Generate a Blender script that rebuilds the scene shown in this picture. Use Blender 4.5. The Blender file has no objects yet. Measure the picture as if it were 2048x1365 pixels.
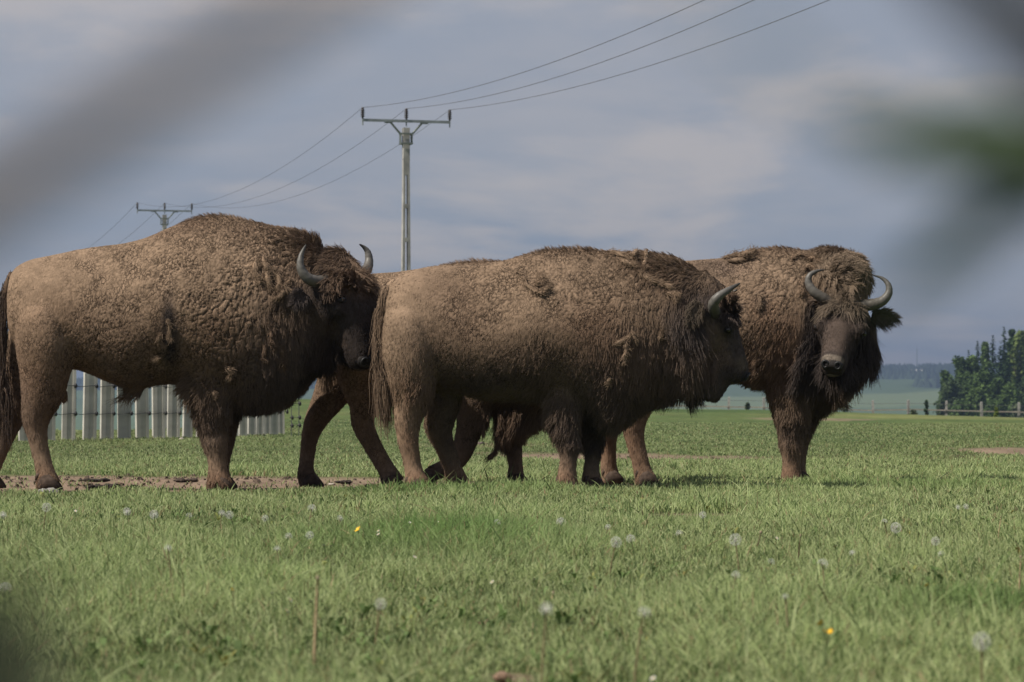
import bpy, bmesh, math, random
import numpy as np
from mathutils import Vector, Matrix
from mathutils.bvhtree import BVHTree

rng = np.random.default_rng(7)
random.seed(7)
scene = bpy.context.scene
col = scene.collection

# ------------------------------------------------------------------ camera, sky, sun, exposure
CAM_H = 0.58
F = 100.0 / 36.0 * 2048.0            # focal length in photo pixels
PITCH = math.atan(135.5 / F)
cam_data = bpy.data.cameras.new('camera')
cam_data.lens = 100.0
cam_data.sensor_width = 36.0
cam_data.clip_start = 0.02
cam_data.clip_end = 20000.0
cam_data.dof.use_dof = True
cam_data.dof.focus_distance = 19.6
cam_data.dof.aperture_fstop = 0.1 / 0.0125      # 12.5 mm pupil
cam = bpy.data.objects.new('camera', cam_data)
cam.location = (0, 0, CAM_H)
cam.rotation_euler = (math.pi / 2 + PITCH, 0, 0)
col.objects.link(cam)
scene.camera = cam

SUN_EL = math.radians(50)
SUN_DIR = Vector((-0.90, -0.43, 0)).normalized()       # horizontal direction towards the sun: left, a touch to the camera's side
sun_data = bpy.data.lights.new('sun', 'SUN')
sun_data.energy = 4.1
sun_data.angle = math.radians(0.53)
sun_data.color = (1.0, 0.93, 0.82)
sun = bpy.data.objects.new('sun', sun_data)
to_sun = Vector((SUN_DIR.x * math.cos(SUN_EL), SUN_DIR.y * math.cos(SUN_EL), math.sin(SUN_EL)))
sun.rotation_euler = to_sun.to_track_quat('Z', 'Y').to_euler()
sun.location = (-20, -10, 40)
col.objects.link(sun)

world = bpy.data.worlds.new('World')
scene.world = world
world.use_nodes = True
wn, wl = world.node_tree.nodes, world.node_tree.links
wn.clear()
w_out = wn.new('ShaderNodeOutputWorld')
w_bg = wn.new('ShaderNodeBackground')
w_bg.inputs['Strength'].default_value = 0.055
w_sky = wn.new('ShaderNodeTexSky')
w_sky.sky_type = 'NISHITA'
w_sky.sun_disc = False
w_sky.sun_elevation = SUN_EL
w_sky.sun_rotation = math.atan2(SUN_DIR.x, SUN_DIR.y)
w_sky.air_density = 1.0
w_sky.dust_density = 1.5
w_sky.ozone_density = 1.5
# a broken layer of grey cloud in front of the clear sky, laid out on a flat cloud deck
w_tc = wn.new('ShaderNodeTexCoord')
w_sep = wn.new('ShaderNodeSeparateXYZ')
wl.new(w_tc.outputs['Generated'], w_sep.inputs[0])
def w_math(op, a, b=None, c=None, clamp=False):
    n = wn.new('ShaderNodeMath'); n.operation = op; n.use_clamp = clamp
    for k, v in enumerate((a, b, c)):
        if v is None: continue
        if isinstance(v, (int, float)): n.inputs[k].default_value = v
        else: wl.new(v, n.inputs[k])
    return n.outputs[0]
zz = w_math('ADD', w_math('MAXIMUM', w_sep.outputs['Z'], 0.0), 0.20)
cx = w_math('DIVIDE', w_sep.outputs['X'], zz)
cy = w_math('DIVIDE', w_sep.outputs['Y'], zz)
w_comb = wn.new('ShaderNodeCombineXYZ')
wl.new(cx, w_comb.inputs[0]); wl.new(cy, w_comb.inputs[1])
def w_noise(scale, detail, rough, dist, off):
    mp = wn.new('ShaderNodeMapping'); mp.inputs['Location'].default_value = off
    wl.new(w_comb.outputs[0], mp.inputs['Vector'])
    n = wn.new('ShaderNodeTexNoise')
    n.inputs['Scale'].default_value = scale; n.inputs['Detail'].default_value = detail
    n.inputs['Roughness'].default_value = rough; n.inputs['Distortion'].default_value = dist
    wl.new(mp.outputs[0], n.inputs['Vector'])
    return n.outputs['Fac']
def w_ramp(src, stops):
    r = wn.new('ShaderNodeValToRGB')
    els = r.color_ramp.elements
    while len(els) < len(stops): els.new(0.5)
    for e, (p, c) in zip(els, stops):
        e.position = p; e.color = (*c, 1)
    r.color_ramp.interpolation = 'EASE'
    wl.new(src, r.inputs[0])
    return r.outputs['Color']
def w_mix(a, b, fac, kind='MIX'):
    m = wn.new('ShaderNodeMix'); m.data_type = 'RGBA'; m.blend_type = kind
    for s, v in ((m.inputs[6], a), (m.inputs[7], b)):
        if isinstance(v, tuple): s.default_value = (*v, 1)
        else: wl.new(v, s)
    if isinstance(fac, float): m.inputs[0].default_value = fac
    else: wl.new(fac, m.inputs[0])
    return m.outputs[2]
K = 1.0 / 0.055
def kc(r, g, b): return (r * K * 0.84, g * K * 0.82, b * K * 0.79)
n_big = w_noise(0.95, 4.0, 0.5, 0.4, (3.1, 1.7, 0))
n_fine = w_noise(2.4, 5.0, 0.55, 0.3, (7.3, -2.2, 0))
n_puff = w_noise(1.9, 6.0, 0.55, 0.2, (-4.6, 9.1, 0))
deck = w_ramp(n_big, [(0.30, kc(0.205, 0.255, 0.340)), (0.47, kc(0.245, 0.280, 0.350)), (0.62, kc(0.285, 0.300, 0.350)), (0.75, kc(0.320, 0.325, 0.365))])
deck = w_mix(deck, w_ramp(n_fine, [(0.35, kc(0.19, 0.24, 0.325)), (0.70, kc(0.33, 0.335, 0.37))]), 0.42)
puff = w_ramp(n_puff, [(0.50, (0, 0, 0)), (0.66, (0.8, 0.8, 0.8))])
deck = w_mix(deck, kc(0.405, 0.380, 0.385), puff)
cover = w_mix(w_sky.outputs[0], deck, 0.90)
wl.new(cover, w_bg.inputs['Color'])
wl.new(w_bg.outputs[0], w_out.inputs['Surface'])

scene.view_settings.view_transform = 'Standard'
scene.view_settings.look = 'None'
scene.view_settings.exposure = 0.70
scene.view_settings.gamma = 1.0
scene.view_settings.use_curve_mapping = False
scene.render.engine = 'CYCLES'
scene.cycles.use_denoising = True
scene.cycles.max_bounces = 8
scene.cycles.diffuse_bounces = 3
scene.cycles.glossy_bounces = 2
scene.cycles.transmission_bounces = 4
scene.cycles.transparent_max_bounces = 8
scene.cycles.volume_bounces = 0
scene.cycles_curves.shape = 'RIBBONS'
scene.cycles_curves.subdivisions = 2

# ------------------------------------------------------------------ helpers
CP, SP = math.cos(PITCH), math.sin(PITCH)
def P(px, py, Y):
    """world point seen at photo pixel (px, py) at the distance Y in front of the camera"""
    u = (px - 1024.0) / F; v = (682.5 - py) / F
    fw = CP - v * SP; up = SP + v * CP
    return np.array([u / fw * Y, Y, CAM_H + up / fw * Y])
def proj(co):
    """photo pixels of an array of world points"""
    x, y, z = co[:, 0], co[:, 1], co[:, 2] - CAM_H
    fw = y * CP + z * SP; up = -y * SP + z * CP
    return 1024.0 + F * x / fw, 682.5 - F * up / fw
def ground_dist(py, h=0.0):
    return (CAM_H - h) * F / max(py - 818.0, 4.0)

def tag(o, label=None, cat=None, group=None, kind=None):
    if label: o['label'] = label
    if cat: o['category'] = cat
    if group: o['group'] = group
    if kind: o['kind'] = kind
    return o
def empty(name, loc, label=None, cat=None, group=None):
    o = bpy.data.objects.new(name, None)
    o.empty_display_size = 0.1
    o.location = loc
    col.objects.link(o)
    return tag(o, label, cat, group)
def mesh_obj(name, verts, faces, mat, parent=None, smooth=False, loc=None):
    me = bpy.data.meshes.new(name)
    me.from_pydata([tuple(v) for v in verts], [], faces)
    me.update()
    if smooth: me.polygons.foreach_set('use_smooth', [True] * len(me.polygons))
    if mat: me.materials.append(mat)
    o = bpy.data.objects.new(name, me)
    col.objects.link(o)
    if parent: o.parent = parent
    if loc is not None: o.location = loc
    return o
def link_copy(o, parent=None, loc=None):
    c = o.copy(); col.objects.link(c)
    c.parent = parent
    if loc is not None: c.location = loc
    return c
class MB:
    """collects simple shapes as one mesh"""
    def __init__(s): s.v = []; s.f = []
    def add(s, v, f):
        n = len(s.v); s.v += [tuple(p) for p in v]; s.f += [tuple(i + n for i in q) for q in f]
    def box(s, c, d, rz=0.0, taper=1.0):
        x, y, z = d[0] / 2, d[1] / 2, d[2] / 2
        ca, sa = math.cos(rz), math.sin(rz)
        v = []
        for (i, j, k) in ((-1,-1,-1),(1,-1,-1),(1,1,-1),(-1,1,-1),(-1,-1,1),(1,-1,1),(1,1,1),(-1,1,1)):
            t = taper if k > 0 else 1.0
            a, b = i * x * t, j * y * t
            v.append((c[0] + a * ca - b * sa, c[1] + a * sa + b * ca, c[2] + k * z))
        s.add(v, [(0,3,2,1),(4,5,6,7),(0,1,5,4),(1,2,6,5),(2,3,7,6),(3,0,4,7)])
    def tube(s, pts, rad, n=8, cap=True):
        pts = [np.array(p, float) for p in pts]
        if not hasattr(rad, '__len__'): rad = [rad] * len(pts)
        up = np.array([0.13, 0.97, 0.21]); base = len(s.v)
        for i, p in enumerate(pts):
            t = pts[min(i + 1, len(pts) - 1)] - pts[max(i - 1, 0)]
            t = t / (np.linalg.norm(t) + 1e-9)
            if abs(t @ up) > 0.95: up = np.array([0.97, 0.13, 0.21])
            a = np.cross(t, up); a /= np.linalg.norm(a) + 1e-9
            b = np.cross(a, t)
            for k in range(n):
                q = 2 * math.pi * k / n
                s.v.append(tuple(p + rad[i] * (math.cos(q) * a + math.sin(q) * b)))
        for i in range(len(pts) - 1):
            for k in range(n):
                k2 = (k + 1) % n
                s.f.append((base + i * n + k, base + i * n + k2, base + (i + 1) * n + k2, base + (i + 1) * n + k))
        if cap:
            s.f.append(tuple(base + k for k in range(n)))
            s.f.append(tuple(base + (len(pts) - 1) * n + n - 1 - k for k in range(n)))
    def lathe(s, prof, c, n=12):
        base = len(s.v)
        for (r, z) in prof:
            for k in range(n):
                q = 2 * math.pi * k / n
                s.v.append((c[0] + r * math.cos(q), c[1] + r * math.sin(q), c[2] + z))
        for i in range(len(prof) - 1):
            for k in range(n):
                k2 = (k + 1) % n
                s.f.append((base + i * n + k, base + i * n + k2, base + (i + 1) * n + k2, base + (i + 1) * n + k))
        s.f.append(tuple(base + n - 1 - k for k in range(n)))
        s.f.append(tuple(base + (len(prof) - 1) * n + k for k in range(n)))
    def build(s, name, mat, parent=None, smooth=False, loc=None):
        return mesh_obj(name, s.v, s.f, mat, parent, smooth, loc)

# numpy noise
def _hash(i, j, k, seed):
    h = (i.astype(np.int64) * 374761393 + j.astype(np.int64) * 668265263 + k.astype(np.int64) * 2147483647 + seed * 974711) & 0xFFFFFFFF
    h = ((h ^ (h >> 13)) * 1274126177) & 0xFFFFFFFF
    h = ((h ^ (h >> 16)) * 2246822519) & 0xFFFFFFFF
    return h ^ (h >> 15)
def hash01(i, j, k, seed):
    return (_hash(i, j, k, seed) & 0xFFFFFF) / float(0x1000000)
def vnoise(p, seed=0):
    f = np.floor(p); d = p - f; d = d * d * (3 - 2 * d)
    i, j, k = f[:, 0], f[:, 1], f[:, 2]
    out = 0
    for a in (0, 1):
        for b in (0, 1):
            for c in (0, 1):
                w = (d[:, 0] if a else 1 - d[:, 0]) * (d[:, 1] if b else 1 - d[:, 1]) * (d[:, 2] if c else 1 - d[:, 2])
                out = out + w * hash01(i + a, j + b, k + c, seed)
    return out * 2 - 1
def fbm(p, seed=0, octv=3):
    s = 0; a = 0.5
    for o in range(octv):
        s = s + a * vnoise(p * (2 ** o), seed + o * 17); a *= 0.5
    return s
def vvec(p, seed=0):
    return np.stack([vnoise(p, seed), vnoise(p, seed + 101), vnoise(p, seed + 202)], 1)
def worley(p, seed=0):
    f = np.floor(p); n = len(p)
    d1 = np.full(n, 9.0); d2 = np.full(n, 9.0); best = np.zeros((n, 3)); cid = np.zeros(n)
    for a in (-1, 0, 1):
        for b in (-1, 0, 1):
            for c in (-1, 0, 1):
                i, j, k = f[:, 0] + a, f[:, 1] + b, f[:, 2] + c
                q = np.stack([i + hash01(i, j, k, seed), j + hash01(i, j, k, seed + 1), k + hash01(i, j, k, seed + 2)], 1)
                d = np.linalg.norm(q - p, axis=1)
                nearer = d < d1
                d2 = np.where(nearer, d1, np.minimum(d2, d))
                best[nearer] = q[nearer]
                cid = np.where(nearer, hash01(i, j, k, seed + 3), cid)
                d1 = np.where(nearer, d, d1)
    return d1, d2, best, cid
def sstep(a, b, x):
    t = np.clip((x - a) / (b - a), 0, 1); return t * t * (3 - 2 * t)
def unit(v):
    return v / (np.linalg.norm(v, axis=1, keepdims=True) + 1e-9)

def curves_obj(name, pts, rad, mat, parent=None, tint=None):
    """pts (N,K,3) strand points, rad (N,K), tint (N,3) or (N,K,3)"""
    N, K_ = pts.shape[:2]
    hc = bpy.data.hair_curves.new(name)
    hc.add_curves([K_] * N)
    hc.attributes['position'].data.foreach_set('vector', pts.astype(np.float32).ravel())
    ra = hc.attributes.get('radius') or hc.attributes.new('radius', 'FLOAT', 'POINT')
    ra.data.foreach_set('value', rad.astype(np.float32).ravel())
    if tint is not None:
        dom = 'CURVE' if tint.ndim == 2 else 'POINT'
        at = hc.attributes.new('tint', 'FLOAT_COLOR', dom)
        t4 = np.concatenate([tint, np.ones(tint.shape[:-1] + (1,))], -1)
        at.data.foreach_set('color', t4.astype(np.float32).ravel())
    hc.materials.append(mat)
    o = bpy.data.objects.new(name, hc)
    col.objects.link(o)
    if parent: o.parent = parent
    return o

# ------------------------------------------------------------------ materials
def new_mat(name):
    m = bpy.data.materials.new(name); m.use_nodes = True
    nt = m.node_tree
    return m, nt.nodes, nt.links, nt.nodes['Principled BSDF']
def mat_plain(name, c, rough=0.8, var=0.25, scale=8.0, bump=0.3, bdist=0.01, spec=0.3, metal=0.0, detail=5.0):
    m, n, l, b = new_mat(name)
    tc = n.new('ShaderNodeTexCoord')
    nz = n.new('ShaderNodeTexNoise'); nz.inputs['Scale'].default_value = scale; nz.inputs['Detail'].default_value = detail
    l.new(tc.outputs['Object'], nz.inputs['Vector'])
    r = n.new('ShaderNodeValToRGB')
    r.color_ramp.elements[0].position = 0.3; r.color_ramp.elements[1].position = 0.7
    r.color_ramp.elements[0].color = (*[x * (1 - var) for x in c], 1)
    r.color_ramp.elements[1].color = (*[min(1, x * (1 + var)) for x in c], 1)
    l.new(nz.outputs['Fac'], r.inputs[0]); l.new(r.outputs[0], b.inputs['Base Color'])
    b.inputs['Roughness'].default_value = rough; b.inputs['Metallic'].default_value = metal
    b.inputs['Specular IOR Level'].default_value = spec
    if bump:
        bp = n.new('ShaderNodeBump'); bp.inputs['Strength'].default_value = bump; bp.inputs['Distance'].default_value = bdist
        l.new(nz.outputs['Fac'], bp.inputs['Height']); l.new(bp.outputs[0], b.inputs['Normal'])
    return m
def mat_attr(name, rough=0.75, spec=0.15, trans=0.0, attr='tint', bump=None):
    """colour from the geometry's own 'tint' attribute"""
    m, n, l, b = new_mat(name)
    at = n.new('ShaderNodeAttribute'); at.attribute_name = attr
    l.new(at.outputs['Color'], b.inputs['Base Color'])
    b.inputs['Roughness'].default_value = rough
    b.inputs['Specular IOR Level'].default_value = spec
    if bump:
        tc = n.new('ShaderNodeTexCoord'); nz = n.new('ShaderNodeTexNoise')
        nz.inputs['Scale'].default_value = bump[0]; nz.inputs['Detail'].default_value = 4.0
        l.new(tc.outputs['Object'], nz.inputs['Vector'])
        bp = n.new('ShaderNodeBump'); bp.inputs['Strength'].default_value = bump[1]; bp.inputs['Distance'].default_value = bump[2]
        l.new(nz.outputs['Fac'], bp.inputs['Height']); l.new(bp.outputs[0], b.inputs['Normal'])
    if trans > 0:
        tr = n.new('ShaderNodeBsdfTranslucent'); l.new(at.outputs['Color'], tr.inputs['Color'])
        mx = n.new('ShaderNodeMixShader'); mx.inputs[0].default_value = trans
        l.new(b.outputs[0], mx.inputs[1]); l.new(tr.outputs[0], mx.inputs[2])
        l.new(mx.outputs[0], n['Material Output'].inputs['Surface'])
    return m
M_FUR = mat_attr('fur_strands', 0.7, 0.08)
def hide_mat():
    """short coat: fine fibres everywhere, matted plates with dark gaps where the 'crack' attribute says so, moult mottling"""
    m = mat_attr('matted_hide', 0.9, 0.04)
    n, l = m.node_tree.nodes, m.node_tree.links
    b = n['Principled BSDF']
    tc = n.new('ShaderNodeTexCoord')
    ca = n.new('ShaderNodeAttribute'); ca.attribute_name = 'crack'
    def math(op, a, c, clamp=False):
        q = n.new('ShaderNodeMath'); q.operation = op; q.use_clamp = clamp
        for k, v in enumerate((a, c)):
            if isinstance(v, (int, float)): q.inputs[k].default_value = v
            else: l.new(v, q.inputs[k])
        return q.outputs[0]
    def noise(scale, detail, st=(1, 1, 1), rot=(0, 0, 0), out='Fac'):
        mp = n.new('ShaderNodeMapping'); mp.inputs['Scale'].default_value = st; mp.inputs['Rotation'].default_value = rot
        l.new(tc.outputs['Object'], mp.inputs['Vector'])
        q = n.new('ShaderNodeTexNoise'); q.inputs['Scale'].default_value = scale; q.inputs['Detail'].default_value = detail; q.inputs['Roughness'].default_value = 0.6
        l.new(mp.outputs[0], q.inputs['Vector']); return q.outputs[out]
    def ramp(v, a, c, lo, hi):
        r = n.new('ShaderNodeMapRange'); r.inputs[1].default_value = a; r.inputs[2].default_value = c; r.inputs[3].default_value = lo; r.inputs[4].default_value = hi
        l.new(v, r.inputs[0]); return r.outputs[0]
    warp = noise(16.0, 4.0, out='Color')
    ma = n.new('ShaderNodeVectorMath'); ma.operation = 'MULTIPLY_ADD'
    l.new(warp, ma.inputs[0]); ma.inputs[1].default_value = (0.075, 0.06, 0.075); l.new(tc.outputs['Object'], ma.inputs[2])
    mp = n.new('ShaderNodeMapping'); mp.inputs['Scale'].default_value = (1.0, 0.9, 0.40); mp.inputs['Rotation'].default_value = (0, -0.5, 0)
    l.new(ma.outputs[0], mp.inputs['Vector'])
    vo = n.new('ShaderNodeTexVoronoi'); vo.feature = 'DISTANCE_TO_EDGE'; vo.inputs['Scale'].default_value = 52.0
    l.new(mp.outputs[0], vo.inputs['Vector'])
    patch = ramp(noise(7.0, 3.0), 0.36, 0.58, 0.0, 1.0)
    depth = math('MULTIPLY', ca.outputs['Fac'], patch)
    gap = math('MULTIPLY', ramp(vo.outputs['Distance'], 0.02, 0.12, 1.0, 0.0), depth)
    fibre = noise(150.0, 3.0, (1.0, 1.0, 0.22), (0, -0.6, 0))
    fib2 = noise(60.0, 2.0, (1.0, 1.0, 0.3), (0, 0.3, 0))
    mott = ramp(noise(5.0, 4.0), 0.3, 0.7, 0.80, 1.20)
    mott2 = ramp(noise(19.0, 3.0), 0.3, 0.7, 0.88, 1.12)
    shade = math('MULTIPLY', math('MULTIPLY', mott, mott2), ramp(fibre, 0.3, 0.7, 0.84, 1.16))
    shade = math('MULTIPLY', shade, math('SUBTRACT', 1.0, math('MULTIPLY', gap, 0.68)))
    sc2 = n.new('ShaderNodeVectorMath'); sc2.operation = 'SCALE'
    l.new(b.inputs['Base Color'].links[0].from_socket, sc2.inputs[0]); l.new(shade, sc2.inputs['Scale'])
    l.new(sc2.outputs[0], b.inputs['Base Color'])
    hgt = math('ADD', math('MULTIPLY', gap, -1.0), math('ADD', math('MULTIPLY', fibre, 0.35), math('MULTIPLY', fib2, 0.5)))
    bp = n.new('ShaderNodeBump'); bp.inputs['Strength'].default_value = 0.65; bp.inputs['Distance'].default_value = 0.006
    l.new(hgt, bp.inputs['Height']); l.new(bp.outputs[0], b.inputs['Normal'])
    return m
M_HIDE = hide_mat()
M_HORN = mat_attr('horn', 0.5, 0.35, bump=(60.0, 0.25, 0.002))
M_GRASS = mat_attr('grass_blades', 0.6, 0.2, trans=0.25)
M_EYE = mat_plain('eye_gloss', (0.012, 0.008, 0.006), 0.15, 0.1, 20, 0, spec=0.5)
M_NOSE = mat_plain('nose_skin', (0.020, 0.017, 0.016), 0.75, 0.2, 120, 0.4, 0.002, spec=0.2)
M_HOOF = mat_plain('hoof_dusty', (0.066, 0.048, 0.038), 0.95, 0.45, 30, 0.5, 0.004, spec=0.05)
M_CONC = mat_plain('concrete', (0.40, 0.385, 0.345), 0.9, 0.25, 3.0, 0.4, 0.01)
M_PCONC = mat_plain('pole_concrete', (0.29, 0.28, 0.265), 0.9, 0.3, 2.5, 0.4, 0.01)
M_GALV = mat_plain('galvanised_steel', (0.22, 0.24, 0.25), 0.6, 0.2, 6.0, 0.1, 0.003, metal=0.2)
M_DKSTEEL = mat_plain('weathered_steel', (0.15, 0.17, 0.155), 0.6, 0.2, 6.0, 0.1, 0.003, metal=0.2)
M_INSUL = mat_plain('brown_porcelain', (0.025, 0.018, 0.018), 0.25, 0.2, 9.0, 0, spec=0.5)
M_WIRE = mat_plain('wire', (0.07, 0.07, 0.075), 0.6, 0.1, 2.0, 0)
M_BLACK = mat_plain('black_plastic', (0.015, 0.015, 0.016), 0.5, 0.1, 9.0, 0)
M_WOOD = mat_plain('grey_wood', (0.25, 0.22, 0.18), 0.9, 0.3, 4.0, 0.3, 0.01)
M_STONE = mat_plain('pale_stone', (0.34, 0.30, 0.26), 0.9, 0.25, 14.0, 0.5, 0.01)
M_DUNG = mat_plain('dry_dung', (0.028, 0.022, 0.017), 0.95, 0.4, 40.0, 0.8, 0.02)
M_SOIL = mat_plain('loose_soil', (0.19, 0.125, 0.085), 0.95, 0.3, 60.0, 0.8, 0.01)

# ------------------------------------------------------------------ terrain
CREST_X = [-400, -60, -16, 9.7, 18, 25, 36, 80, 400]
CREST_Z = [1.8, 1.6, 1.28, 0.58, 0.50, 0.22, -0.37, -1.8, -4.0]
def terrain(x, y):
    x = np.asarray(x, float); y = np.asarray(y, float)
    p = np.stack([x, y, np.zeros_like(x)], -1).reshape(-1, 3)
    sh = x.shape
    n1 = fbm(p * np.array([0.55, 0.35, 1]), 3, 3).reshape(sh)
    n2 = fbm(p * np.array([0.05, 0.03, 1]), 9, 2).reshape(sh)
    near = np.exp(-np.maximum(y - 10, 0) / 60.0)
    z = 0.022 * n1 * near * sstep(1.0, 4.0, y)
    s = sstep(40, 190, y)
    zc = np.interp(x, CREST_X, CREST_Z)
    z = z + s * zc + 0.12 * n2 * sstep(40, 90, y) * (1 - sstep(150, 195, y))
    z = z - np.clip(y - 204, 0, 800) * 0.021                      # over the brow, down to the valley
    drop = sstep(0.0, 4.0, -(x + 0.0825 * y)) * sstep(0, 45, y - (86 + 4.0 * (x + 0.0) / 1.0 * 0.25 + 0) + 26)
    zl = -9.0 * sstep(58, 330, y) - 8.0 * sstep(330, 1100, y)
    z = z * (1 - drop) + zl * drop
    return np.maximum(z, -17.0)

def ell(x, y, cx, cy, rx, ry):
    return ((x - cx) / rx) ** 2 + ((y - cy) / ry) ** 2
DIRT = [  # centre x, y, half sizes, strength
    (-3.6, 22.2, 3.4, 2.9, 1.0), (-0.9, 21.6, 1.6, 1.9, 0.9), (-6.5, 22.5, 3.0, 3.0, 1.0), (0.2, 21.1, 1.5, 1.1, 0.8), (1.6, 20.9, 0.9, 0.7, 0.4),
    (1.05, 35.0, 1.3, 3.4, 0.95), (2.2, 33.5, 1.1, 2.2, 0.75), (0.0, 37.0, 1.0, 2.0, 0.4), (3.9, 33.0, 1.6, 1.8, 0.45),
    (7.1, 38.0, 1.1, 5.5, 0.95), (6.0, 34.0, 0.9, 2.5, 0.35), (11.0, 105.0, 2.2, 6.0, 0.7),
    (1.02, 15.7, 0.30, 0.32, 0.85), (-0.86, 15.7, 0.13, 0.45, 0.7), (0.0, 6.15, 0.06, 0.12, 1.0), (-0.43, 6.28, 0.05, 0.10, 0.8),
    (3.2, 17.9, 0.35, 0.25, 0.4), (0.75, 17.6, 0.4, 0.2, 0.35), (-0.45, 45.0, 1.2, 3.0, 0.5)]
def dirt(x, y):
    x = np.asarray(x, float); y = np.asarray(y, float)
    p = np.stack([x, y, np.zeros_like(x)], -1).reshape(-1, 3)
    nz = (fbm(p * 1.3, 31, 3) * 0.55 + fbm(p * 6.0, 37, 2) * 0.35).reshape(x.shape)
    m = np.zeros_like(x)
    for cx_, cy_, rx, ry, st in DIRT:
        m = np.maximum(m, st * (1 - sstep(0.55, 1.25, ell(x, y, cx_, cy_, rx, ry) + nz * 0.9)))
    m = m * sstep(18.75, 19.15, y + 0.25 * nz) + m * (y < 18.4)      # turf edge in front of the trodden strip
    return np.clip(m, 0, 1)

def axis(lo, hi, fine_lo, fine_hi, step, grow):
    a = list(np.arange(fine_lo, fine_hi + step * 0.5, step))
    s = step; v = a[-1]
    while v < hi:
        s *= grow; v = min(v + s, hi); a.append(v)
    s = step; v = a[0]; b = []
    while v > lo:
        s *= grow; v = max(v - s, lo); b.append(v)
    return np.array(b[::-1] + a)
gx = axis(-4600, 4600, -5.5, 5.5, 0.075, 1.07)
gy = axis(-1500, 5000, 5.2, 26.0, 0.085, 1.035)
GX, GY = np.meshgrid(gx, gy)
GZ = terrain(GX, GY)
gd = dirt(GX, GY)
gp = np.stack([GX, GY, np.zeros_like(GX)], -1).reshape(-1, 3)
GZ = GZ - 0.015 * gd + 0.02 * gd * fbm(gp * 5.0, 77, 3).reshape(GX.shape) * (np.abs(GX) < 40)
ny_, nx_ = GX.shape
gverts = np.stack([GX, GY, GZ], -1).reshape(-1, 3)
ii = (np.arange(ny_ - 1)[:, None] * nx_ + np.arange(nx_ - 1)[None, :]).ravel()
gfaces = np.stack([ii, ii + 1, ii + nx_ + 1, ii + nx_], 1)
me = bpy.data.meshes.new('ground')
me.vertices.add(len(gverts)); me.vertices.foreach_set('co', gverts.ravel())
me.loops.add(len(gfaces) * 4); me.loops.foreach_set('vertex_index', gfaces.ravel().astype(np.int32))
me.polygons.add(len(gfaces)); me.polygons.foreach_set('loop_start', np.arange(0, len(gfaces) * 4, 4, dtype=np.int32))
me.polygons.foreach_set('use_smooth', np.ones(len(gfaces), bool))
me.update(calc_edges=True)
far = sstep(22, 60, GY).ravel()[:, None]
pn = fbm(gp * np.array([0.12, 0.05, 1]), 5, 4)[:, None]
pf = fbm(gp * np.array([1.1, 0.35, 1]), 15, 3)[:, None]
g_near = np.array([0.062, 0.082, 0.028]) * (1 + 0.4 * pf)
g_far = np.array([0.062, 0.099, 0.031]) * (1 + 0.45 * pn + 0.30 * pf) + np.array([0.075, 0.030, 0.022]) * np.clip(pn + 0.2, 0, 1)
soil = np.array([0.195, 0.142, 0.102]) * (1 + 0.25 * fbm(gp * 9.0, 55, 3)[:, None])
gt = g_near * (1 - far) + g_far * far
gdd = gd.ravel()[:, None]
gt = gt * (1 - gdd) + soil * gdd
at = me.attributes.new('tint', 'FLOAT_COLOR', 'POINT')
at.data.foreach_set('color', np.concatenate([np.clip(gt, 0, 1), np.ones((len(gt), 1))], 1).astype(np.float32).ravel())
def ground_mat():
    m, n, l, b = new_mat('pasture_ground')
    a = n.new('ShaderNodeAttribute'); a.attribute_name = 'tint'
    tc = n.new('ShaderNodeTexCoord')
    def noise(scale, detail, stretch):
        mp = n.new('ShaderNodeMapping'); mp.inputs['Scale'].default_value = stretch
        l.new(tc.outputs['Object'], mp.inputs['Vector'])
        z = n.new('ShaderNodeTexNoise'); z.inputs['Scale'].default_value = scale; z.inputs['Detail'].default_value = detail
        z.inputs['Roughness'].default_value = 0.7
        l.new(mp.outputs[0], z.inputs['Vector']); return z.outputs['Fac']
    f1 = noise(2.2, 8, (1.0, 0.22, 1)); f2 = noise(38.0, 3, (1, 1, 1))
    r = n.new('ShaderNodeMapRange'); r.inputs[1].default_value = 0.25; r.inputs[2].default_value = 0.75
    r.inputs[3].default_value = 0.55; r.inputs[4].default_value = 1.45
    l.new(f1, r.inputs[0])
    r2 = n.new('ShaderNodeMapRange'); r2.inputs[1].default_value = 0.3; r2.inputs[2].default_value = 0.7
    r2.inputs[3].default_value = 0.8; r2.inputs[4].default_value = 1.2
    l.new(f2, r2.inputs[0])
    mu = n.new('ShaderNodeMath'); mu.operation = 'MULTIPLY'; l.new(r.outputs[0], mu.inputs[0]); l.new(r2.outputs[0], mu.inputs[1])
    vm = n.new('ShaderNodeVectorMath'); vm.operation = 'SCALE'
    l.new(a.outputs['Color'], vm.inputs[0]); l.new(mu.outputs[0], vm.inputs['Scale'])
    l.new(vm.outputs[0], b.inputs['Base Color'])
    b.inputs['Roughness'].default_value = 0.95; b.inputs['Specular IOR Level'].default_value = 0.1
    bp = n.new('ShaderNodeBump'); bp.inputs['Strength'].default_value = 0.8; bp.inputs['Distance'].default_value = 0.03
    l.new(f2, bp.inputs['Height']); l.new(bp.outputs[0], b.inputs['Normal'])
    return m
me.materials.append(ground_mat())
ground = bpy.data.objects.new('ground', me); col.objects.link(ground)
tag(ground, 'pasture of short turf with trodden earth, running to a low brow', kind='structure')

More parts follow.
